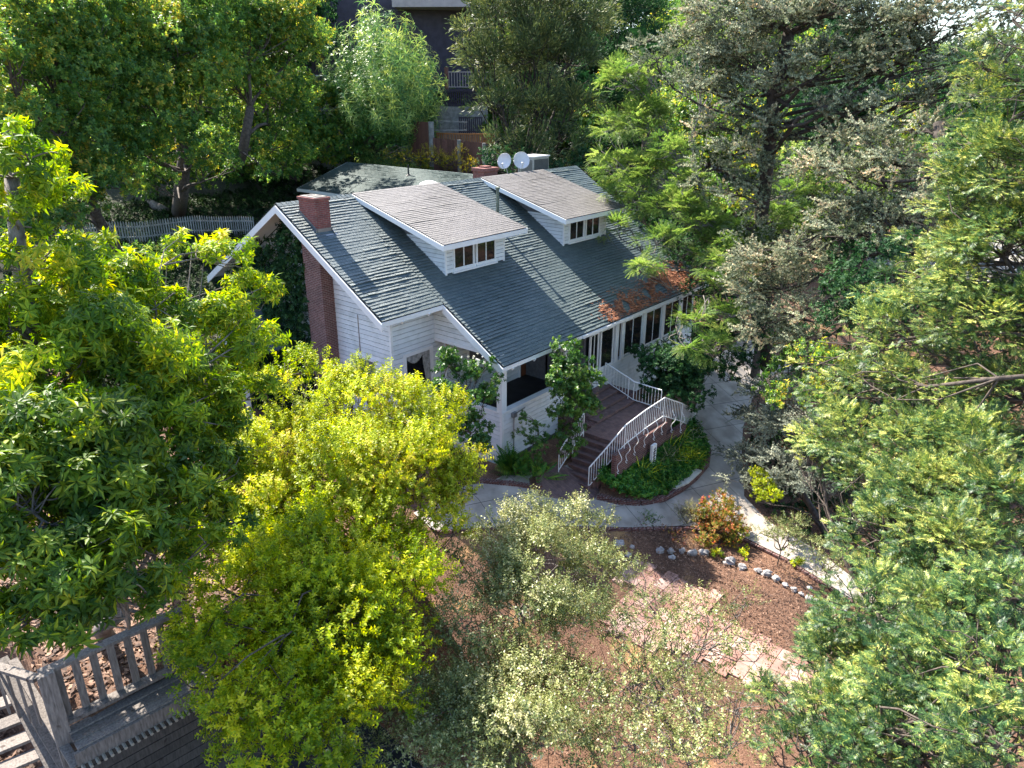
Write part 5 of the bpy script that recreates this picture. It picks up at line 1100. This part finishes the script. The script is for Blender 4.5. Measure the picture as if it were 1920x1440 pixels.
tree('shrub', 'rounded green bush just beyond the rear roof apex', 'shrub', [(690, 265, 35, 55), (720, 280, 30, 55), (655, 280, 28, 55), (745, 275, 28, 55)], gb(24, 24), size=.28, trunk_r=.07, **hk2)
tree('shrub', 'leafy bush below the reeds with a few pale tips', 'shrub', [(680, 215, 35, 57), (720, 225, 35, 57), (660, 235, 28, 57), (750, 250, 25, 56)], gb(25, 27), size=.3, trunk_r=.07, tb=.1, **hk2)
hk2['lmat'] = 'l_yellow'; hk2['kind'] = 'sparse'; hk2['dens'] = 14
tree('shrub', 'bright yellow green shrub along the board fence, behind the rear roof', 'shrub', [(760, 300, 18, 53), (790, 300, 18, 53), (820, 303, 22, 52), (850, 308, 20, 52), (880, 314, 18, 51), (800, 285, 12, 53), (870, 288, 14, 52), (730, 295, 14, 53)], gb(28, 19), size=.28, trunk_r=.05, tb=.1, **hk2)
hk2['lmat'] = 'l_dark'; hk2['kind'] = 'leaves'; hk2['dens'] = 9
tree('ivy_mound', 'dark ivy mound beside the satellite dishes under the tall tree', 'ivy', [(930, 300, 30, 43), (960, 320, 25, 42), (1060, 330, 35, 44), (1100, 310, 35, 45), (1130, 340, 35, 44), (990, 300, 25, 44)], gb(26, 9.5), size=.26, trunk_r=.06, **hk2)
# ivy on the gable wall left of the chimney
P = []; 
for i in range(2600):
    y = rng.uniform(-.45, 4.6); z = rng.uniform(0, 1)*min(rz(y)-.35, 8.4); P.append((GW-.12-rng.random()*.55*(.4+.6*abs(math.sin(y*2+z))), y, z))
P = np.array(P); V, F, tt = scatter('leaves', P, np.array([-1., -.2, -.1])+rng.normal(size=P.shape)*.5, rng.uniform(.2, .36, len(P)))
tag(npmesh('climbing_ivy', V, F, M['l_dark'], None, tt), 'dark climbing greenery covering the gable wall left of the brick stack', 'ivy')
# shrubs near the porch
tree('camellia_bush', 'dark leafy camellia with a few white flowers by the porch window', 'shrub', [(840, 690, 28, 24.6), (880, 700, 24, 24.8), (905, 690, 20, 25), (830, 740, 30, 24), (870, 760, 32, 24), (910, 745, 26, 24.6), (880, 810, 35, 24), (905, 840, 26, 24.2), (850, 660, 14, 24.8), (935, 715, 12, 25)], gb(2.2, -7.0), 'broad', 'l_shrub', .2, 42, trunk_r=.05, sub=14, subr=.36, tb=-.15, twr=.008)
for _ in range(16):
    P = np.array([at(890+rng.normal()*9, 677+rng.normal()*8, 24.4)]); V, F, tt = scatter('leaves', P, rng.normal(size=P.shape), np.full(1, .09))
    npmesh('flower', V, F, M['l_flower'], bpy.data.objects['camellia_bush'], tt)
tree('columnar_bush', 'tall climbing bush with creamy new leaves growing up beside the brick steps', 'shrub', [(1065, 660, 26, 26.5), (1085, 690, 32, 26.5), (1055, 700, 28, 26.3), (1070, 740, 36, 26.2), (1110, 720, 24, 26.6), (1060, 785, 32, 26), (1095, 770, 30, 26.2), (1040, 715, 20, 26), (1070, 820, 26, 26), (1060, 850, 18, 26)], gb(5.4, -8.9), 'broad', 'l_shrub', .19, 52, trunk_r=.05, sub=15, subr=.36, tb=.12, twr=.008)
tree('sapling', 'small thin sapling against the white parapet, right of the ferns', 'sapling', [(985, 785, 14, 25.6), (1010, 805, 16, 25.8), (1000, 835, 22, 25.6), (980, 815, 14, 25.4), (1025, 825, 14, 25.8), (1000, 860, 12, 25.6)], gb(3.9, -8.6), 'broad', 'l_shrub', .15, 30, trunk_r=.02, sub=10, subr=.4, twr=.006)
tree('dark_shrub', 'large rounded dark green shrub in shade right of the porch railing', 'shrub', [(1225, 665, 36, 31.5), (1265, 700, 45, 31.5), (1222, 700, 30, 31), (1300, 690, 38, 32), (1255, 740, 38, 31), (1305, 735, 35, 31), (1215, 735, 18, 30.6), (1285, 655, 30, 32)], gb(13.2, -9.2), 'broad', 'l_dark', .22, 44, trunk_r=.08, sub=16, subr=.36, tb=.15, twr=.01)
def clump(name, label, cat, pts, kind, lm, s0, s1, up=1., jit=.35, group=None):
    P = np.array(pts); o = empty(name, tuple(P.mean(0)*[1, 1, 0]+[0, 0, P[:, 2].min()]), label, cat, group)
    V, F, tt = scatter(kind, P, np.array([0, 0, up])+rng.normal(size=P.shape)*jit, rng.uniform(s0, s1, len(P))); NF[0] += len(F)
    npmesh('leaves', V, F, M[lm], o, tt); return o
def ring(x, y, r, n, z=.05, sx=1): return [(x+rng.normal()*r*sx, y+rng.normal()*r, z) for _ in range(n)]
FRONT[0] = True
clump('fern', 'big green sword fern at the foot of the porch corner', 'fern', ring(2.85, -8.45, .16, 40, .1), 'frond', 'l_fern', .75, 1.1, .75, .62)
clump('fern', 'lower fern spreading over the brick curb, right of the big fern', 'fern', ring(3.35, -9.0, .22, 34, .08), 'frond', 'l_fern', .5, .8, .7, .65)
# bed planting
from functools import reduce
def inpoly(x, y, poly):
    c = False; j = len(poly)-1
    for i in range(len(poly)):
        if (poly[i][1] > y) != (poly[j][1] > y) and x < (poly[j][0]-poly[i][0])*(y-poly[i][1])/(poly[j][1]-poly[i][1])+poly[i][0]: c = not c
        j = i
    return c
pp = []
while len(pp) < 3600:
    x, y = rng.uniform(3.4, 9.9), rng.uniform(-13.4, -11.25)
    if inpoly(x, y, bed): pp.append((x, y, .12+rng.random()*.2+.55*max(0, (y+13.0)/1.7)))
V, F, tt = scatter('leaves', np.array(pp), np.array([0, 0, 1.])+rng.normal(size=(len(pp), 3))*.5, rng.uniform(.12, .22, len(pp))); tag(npmesh('ground_cover', V, F, M['l_fern'], None, tt), 'lush green ground cover filling the curved raised bed', 'ground cover', None, 'stuff')
for i, (x, y, lb) in enumerate([(5.4, -12.0, 'strappy grass tuft in the raised bed near the foot of the stairs'), (6.6, -12.1, 'strappy grass tuft in the middle of the raised bed'), (7.8, -12.0, 'strappy grass tuft in the bed behind the cutout board'), (8.8, -12.0, 'strappy grass tuft at the right end of the raised bed'), (7.2, -12.8, 'strappy grass tuft close to the front curb of the bed')]):
    clump('grass_tuft', lb, 'grass tuft', ring(x, y, .25, 14, .35), 'grass', 'l_pale' if i % 2 else 'l_lime', .7, 1.15, 1, .5, 'grass tufts in the raised bed')
FRONT[0] = False
# front garden plants
gs = dict(twr=.006, subr=.36)
tree('rose_bush', 'orange and yellow tinged rose bush in front of the path junction', 'shrub', [(1340, 960, 32, 24), (1315, 985, 32, 23.8), (1365, 980, 32, 24), (1345, 1005, 36, 23.6), (1378, 1000, 24, 23.8), (1345, 935, 18, 24.4)], gb(3.2, -16.0), 'leaves', 'l_orange', .13, 60, trunk_r=.03, sub=13, tb=.05, front=True, **gs)
tree('rose_bush', 'pale leaved upright bush left of the orange rose bush', 'shrub', [(1285, 955, 16, 24.4), (1295, 975, 20, 24.3), (1280, 990, 16, 24.2), (1265, 970, 10, 24.4)], gb(3.2, -15.1), 'sparse', 'l_pale', .16, 90, trunk_r=.02, sub=10, front=True, **gs)
tree('rose_bush', 'rusty dry low bush left of the pale bush', 'shrub', [(1250, 1000, 20, 23.9), (1270, 1010, 18, 23.8)], gb(3.0, -14.8), 'sparse', 'l_orange', .13, 30, trunk_r=.02, sub=10, tb=.25, front=True, **gs)
tree('rose_bush', 'small dark green rose against the grey path', 'shrub', [(1210, 968, 14, 24.3), (1228, 975, 12, 24.2), (1200, 985, 10, 24)], gb(2.7, -13.9), 'sparse', 'l_shrub', .14, 26, trunk_r=.015, sub=9, front=True, **gs)
tree('rose_bush', 'open twiggy rose bush in mulch with a view of the sunlit path behind', 'shrub', [(1460, 990, 22, 22.6), (1490, 985, 22, 22.4), (1450, 1010, 18, 22.4), (1480, 1015, 28, 22.3), (1500, 1010, 18, 22.2), (1425, 1000, 12, 22.8)], gb(3.5, -17.7), 'sparse', 'l_olive', .16, 60, trunk_r=.025, sub=13, tb=-.05, front=True, **gs)
tree('rose_bush', 'twiggy rose bush partly behind the nearest redwood boughs', 'shrub', [(1545, 1030, 24, 21.4), (1570, 1045, 22, 21.2), (1530, 1050, 18, 21.4), (1555, 1070, 22, 21.2)], gb(3.6, -19.0), 'sparse', 'l_olive', .16, 60, trunk_r=.025, sub=12, tb=-.05, front=True, **gs)
tree('hedge_bush', 'clipped yellow green bush at the corner of the sunlit path', 'shrub', [(1420, 895, 16, 24), (1435, 915, 18, 23.6), (1425, 930, 16, 23.4), (1450, 930, 14, 23.2)], gb(6.9, -16.2), 'leaves', 'l_gold', .1, 110, trunk_r=.03, sub=12, tb=-.1, front=True, **gs)
FRONT[0] = True
for x, y, lb in ((3.4, -16.7, 'small fresh green weed clump beside the dark boulder'), (2.9, -16.1, 'small green weed clump under the orange rose bush'), (3.9, -18.1, 'tiny green weed clump below the twiggy rose')):
    clump('weed', lb, 'weed', ring(x, y, .1, 14, .05), 'leaves', 'l_lime', .12, .2, 1, .5)
FRONT[0] = False
# understory right, behind path
us = dict(kind='leaves', dens=11, sub=15, subr=.36, twr=.012)
for i, (lb, lm, s, bx, L_) in enumerate([
    ('dark understory bush under the jacaranda trunk', 'l_dark', .26, (18.5, -9.0), [(1340, 640, 40, 33), (1380, 690, 40, 33), (1320, 690, 30, 32), (1420, 640, 35, 33.5), (1350, 590, 30, 34)]),
    ('green bush right of the jacaranda trunk', 'l_shrub', .24, (17.5, -13.0), [(1460, 700, 35, 30), (1490, 670, 35, 30), (1450, 740, 30, 28.5), (1520, 700, 35, 28.5), (1480, 640, 30, 30.5)]),
    ('yellowish low bush behind the pale cedar boughs', 'l_hill', .22, (13.5, -16), [(1480, 750, 30, 26.5), (1530, 740, 35, 25.5), (1560, 690, 35, 25.5), (1520, 660, 30, 26.5)]),
    ('dark bush filling the gap behind the middle redwood', 'l_dark', .26, (13.5, -20), [(1600, 560, 60, 25.5), (1640, 600, 60, 24.5), (1560, 610, 45, 25.5), (1680, 500, 60, 25.5), (1590, 500, 40, 27), (1700, 580, 60, 23.5)]),
    ('bright green bush between the cedar limbs', 'l_bright', .3, (24, -9), [(1500, 340, 50, 38), (1480, 400, 45, 37), (1540, 360, 40, 38), (1540, 430, 45, 36), (1450, 370, 35, 38), (1500, 300, 40, 40)]),
    ('yellow green bush below the palm', 'l_bright', .3, (30, -11), [(1600, 330, 45, 42), (1650, 350, 45, 41), (1570, 380, 40, 40), (1620, 390, 40, 39), (1700, 340, 40, 41)]),
    ('dark bush left of the basketball hoop', 'l_dark', .34, (38, -2), [(1540, 250, 50, 50), (1490, 260, 45, 49), (1570, 290, 35, 48), (1530, 300, 45, 47), (1460, 210, 50, 52)]),
    ('dark rounded tree behind the basketball hoop', 'l_dark', .45, (54, -12), [(1600, 200, 50, 62), (1650, 190, 50, 62), (1560, 190, 40, 63), (1640, 220, 35, 61)]),
    ('dark bush right of the basketball hoop', 'l_hill', .34, (44, -14), [(1690, 240, 45, 52), (1740, 250, 45, 50), (1670, 290, 35, 50), (1720, 300, 40, 49), (1700, 200, 40, 54), (1770, 290, 35, 47)]),
    ('large green bush mass behind the jacaranda', 'l_hill', .34, (30, -2), [(1400, 330, 60, 42), (1350, 280, 60, 44), (1430, 260, 60, 46), (1310, 220, 60, 46), (1270, 330, 50, 43), (1450, 320, 45, 43), (1330, 380, 50, 41), (1380, 400, 50, 40), (1240, 240, 45, 47)]),
    ('shaded bush against the right end of the house', 'l_dark', .26, (20.6, -3.5), [(1170, 400, 35, 40), (1210, 420, 40, 39.5), (1250, 450, 40, 38.5), (1290, 480, 40, 37.5), (1330, 520, 40, 36.5), (1360, 560, 35, 35.5), (1130, 370, 30, 41), (1300, 550, 30, 35.5)]),
    ('dark bush behind the big redwood by the drive', 'l_dark', .3, (33, -18), [(1760, 330, 60, 40), (1810, 300, 60, 40), (1740, 400, 45, 36), (1800, 230, 50, 44), (1850, 280, 60, 42)])]):
    big_ = L_[0][3] > 34
    kw = dict(us); kw['dens'] = 9 if not big_ else 6.5
    tree('understory_bush', lb, 'bush', L_, gb(*bx), lmat=lm, size=s, trunk_r=.07 if not big_ else .12, tb=.08, **kw)
# palms
def palm(name, label, top, r, n, base, lm='l_palm'):
    o = empty(name, base, label, 'palm tree'); top = np.array(top); m = MB(); m.tube(bend(base, top, 6, .02), .16, 9); m.build('trunk', M['bark'], o, True)
    Vs = []; Fs = []; off = 0
    for i in range(n):
        a = i*2.4; e = rng.uniform(-.2, 1.1); h = np.array([math.cos(a)*math.cos(e), math.sin(a)*math.cos(e), math.sin(e)]); s = np.array([-math.sin(a), math.cos(a), 0])
        for j in range(26):
            q = (j+1)/27; c = top+h*r*q-np.array([0, 0, 1])*r*.75*q*q*(1 if e < .9 else .6)
            for sg in (-1, 1):
                vs, fs = leaf(c, s*sg*.8+h*.6-np.array([0, 0, .35]), h, r*.3*math.sin(math.pi*(q*.85+.1)), r*.03, .1, False); Vs += vs; Fs += [[off+k for k in f] for f in fs]; off += 4
    npmesh('fronds', np.array(Vs), np.array(Fs), M[lm], o, rng.random(len(Fs))); return o
p = at(1650, 275, 47); palm('palm_tree', 'low sunlit palm with arching fronds beyond the cedar', p, 2.4, 22, (p[0], p[1], gz(p[0], p[1])))
p = at(1225, 95, 50); palm('palm_tree', 'dark palm with blue green fronds beside the dark conifer', p, 3.0, 20, (p[0], p[1], gz(p[0], p[1])), 'l_dark')
# far tree line
far = [(v_, 'l_hill' if i % 3 else 'l_dark', i) for i, v_ in enumerate(range(20))]
fr = [(1120, 120, 75), (1230, 130, 70), (1300, 60, 75), (1340, 140, 66), (1420, 80, 80), (1500, 130, 72), (1580, 90, 85), (1660, 120, 90), (1740, 150, 80), (1840, 150, 70), (1920, 160, 60), (1980, 130, 60), (1040, 60, 80), (1200, 20, 90), (1380, -10, 95), (1500, 10, 100)]
fr += [(925, 90, 76), (905, 30, 80), (1000, 50, 78), (60, 150, 62), (180, 180, 60), (300, 170, 62), (420, 200, 60), (530, 180, 58), (120, 40, 66), (260, 20, 66), (400, 30, 66), (500, -10, 64), (860, 200, 82), (960, 170, 64), (1060, 180, 66), (1300, 200, 62), (1420, 190, 62), (1500, 210, 60), (1150, 220, 60)]
lbs = ['tree beyond the dark conifer', 'tree beyond the dark palm', 'tall tree left of the cedar crown', 'green tree seen through the jacaranda', 'tree behind the cedar trunk', 'tree behind the cedar limbs', 'far tree above the basketball hoop', 'far tree under the gap of sky', 'far tree right of the sky gap', 'tree behind the tall redwood', 'tree at the right edge behind the redwood', 'outermost tree at the right edge', 'far tree behind the drooping olive tree', 'far tree at the top behind the palm', 'far tree at the top edge above the jacaranda', 'far tree at the top edge behind the cedar crown', 'far tree filling the gap right of the plum house', 'far tree at the top edge right of the plum house', 'far tree at the top edge behind the drooping olive tree', 'far left tree behind the hillside evergreens, low', 'second low tree behind the hillside evergreens', 'tree behind the forked trunk evergreen', 'tree behind the leaning trunk evergreen', 'tree between leaning evergreen and plum house', 'far left tree behind the hillside evergreens, high', 'high tree behind the forked evergreen', 'high tree behind the leaning evergreen', 'high tree left of the white car', 'dark tree right of the balcony', 'dark tree behind the drooping olive tree trunk', 'dark tree behind the air conditioner', 'tree behind the bush mass left of the cedar trunk', 'tree behind the cedar trunk, low', 'tree left of the basketball hoop, low', 'tree behind the dark conifer, low']
for i, (u, v, d) in enumerate(fr):
    c = at(u, v, d); r = d*55/FPX; z0 = gz(c[0], c[1])
    L_ = [(c, r), (c+np.array([r*.9, -r*.6, -r*.3]), r*.8), (c+np.array([-r*.9, r*.6, -r*.4]), r*.8), (c+np.array([-r*.2, -.5*r, -r*1.2]), r*.95), (c+np.array([r*.8, -r, -r*1.5]), r*.85), (c+np.array([-r*.9, r*.3, -r*1.6]), r*.85)]
    tree('distant_tree', lbs[i], 'tree', L_, (c[0], c[1], z0), 'leaves', 'l_hill' if i % 3 else 'l_dark', 1.0 if False else .6, 6.0, 'trees along the far edge of the hill', trunk_r=.3, sub=15, subr=.38, world=True, twigs=False)
# hillside ground cover
def cover(label, xr, yr, n, s0, s1, lm, cond=None, kind='leaves', z0=.0, front=False):
    P = np.stack([rng.uniform(*xr, n), rng.uniform(*yr, n), np.zeros(n)], 1)
    if cond is not None: P = P[cond(P)]
    if front: P = RM(P)
    P[:, 2] = ground(P[:, 0], P[:, 1])+z0; V, F, tt = scatter(kind, P, np.array([0, -.2, 1.])+rng.normal(size=P.shape)*.5, rng.uniform(s0, s1, len(P))); NF[0] += len(F)
    tag(npmesh('ground_cover', V, F, M[lm], None, tt), label, 'ground cover', None, 'stuff')
cover('dark ivy carpeting the shaded slope left of the house', (-8, 14), (5.5, 24), 9000, .2, .36, 'l_ivy', lambda P: ~((P[:, 0] > 13) & (P[:, 1] < 19)))
cover('dark ivy on the bank behind the house', (14, 50), (8, 42), 9000, .3, .5, 'l_ivy', lambda P: ~((P[:, 0] < 22.5) & (P[:, 1] < 19)))
cover('leafy undergrowth on the slope right of the house', (18.8, 60), (-24, 12), 9000, .3, .5, 'l_ivy', lambda P: ~((P[:, 1] > -12.4) & (P[:, 1] < -7.4) & (P[:, 0] < 33)) & ~((P[:, 0] < 22.5) & (P[:, 1] > 2)))
cover('low green undergrowth beneath the redwoods', (3.6, 18.5), (-26, -13.4), 4200, .2, .34, 'l_ivy', lambda P: P[:, 0] > np.interp(P[:, 1], [-26, -21.5, -19.5, -18.3, -16.5, -15.3, -14.8, -13.9, -13], [3.8, 4.1, 4.6, 5.3, 6.0, 7.1, 8.4, 10.2, 13]), front=True)
print('faces', NF[0])
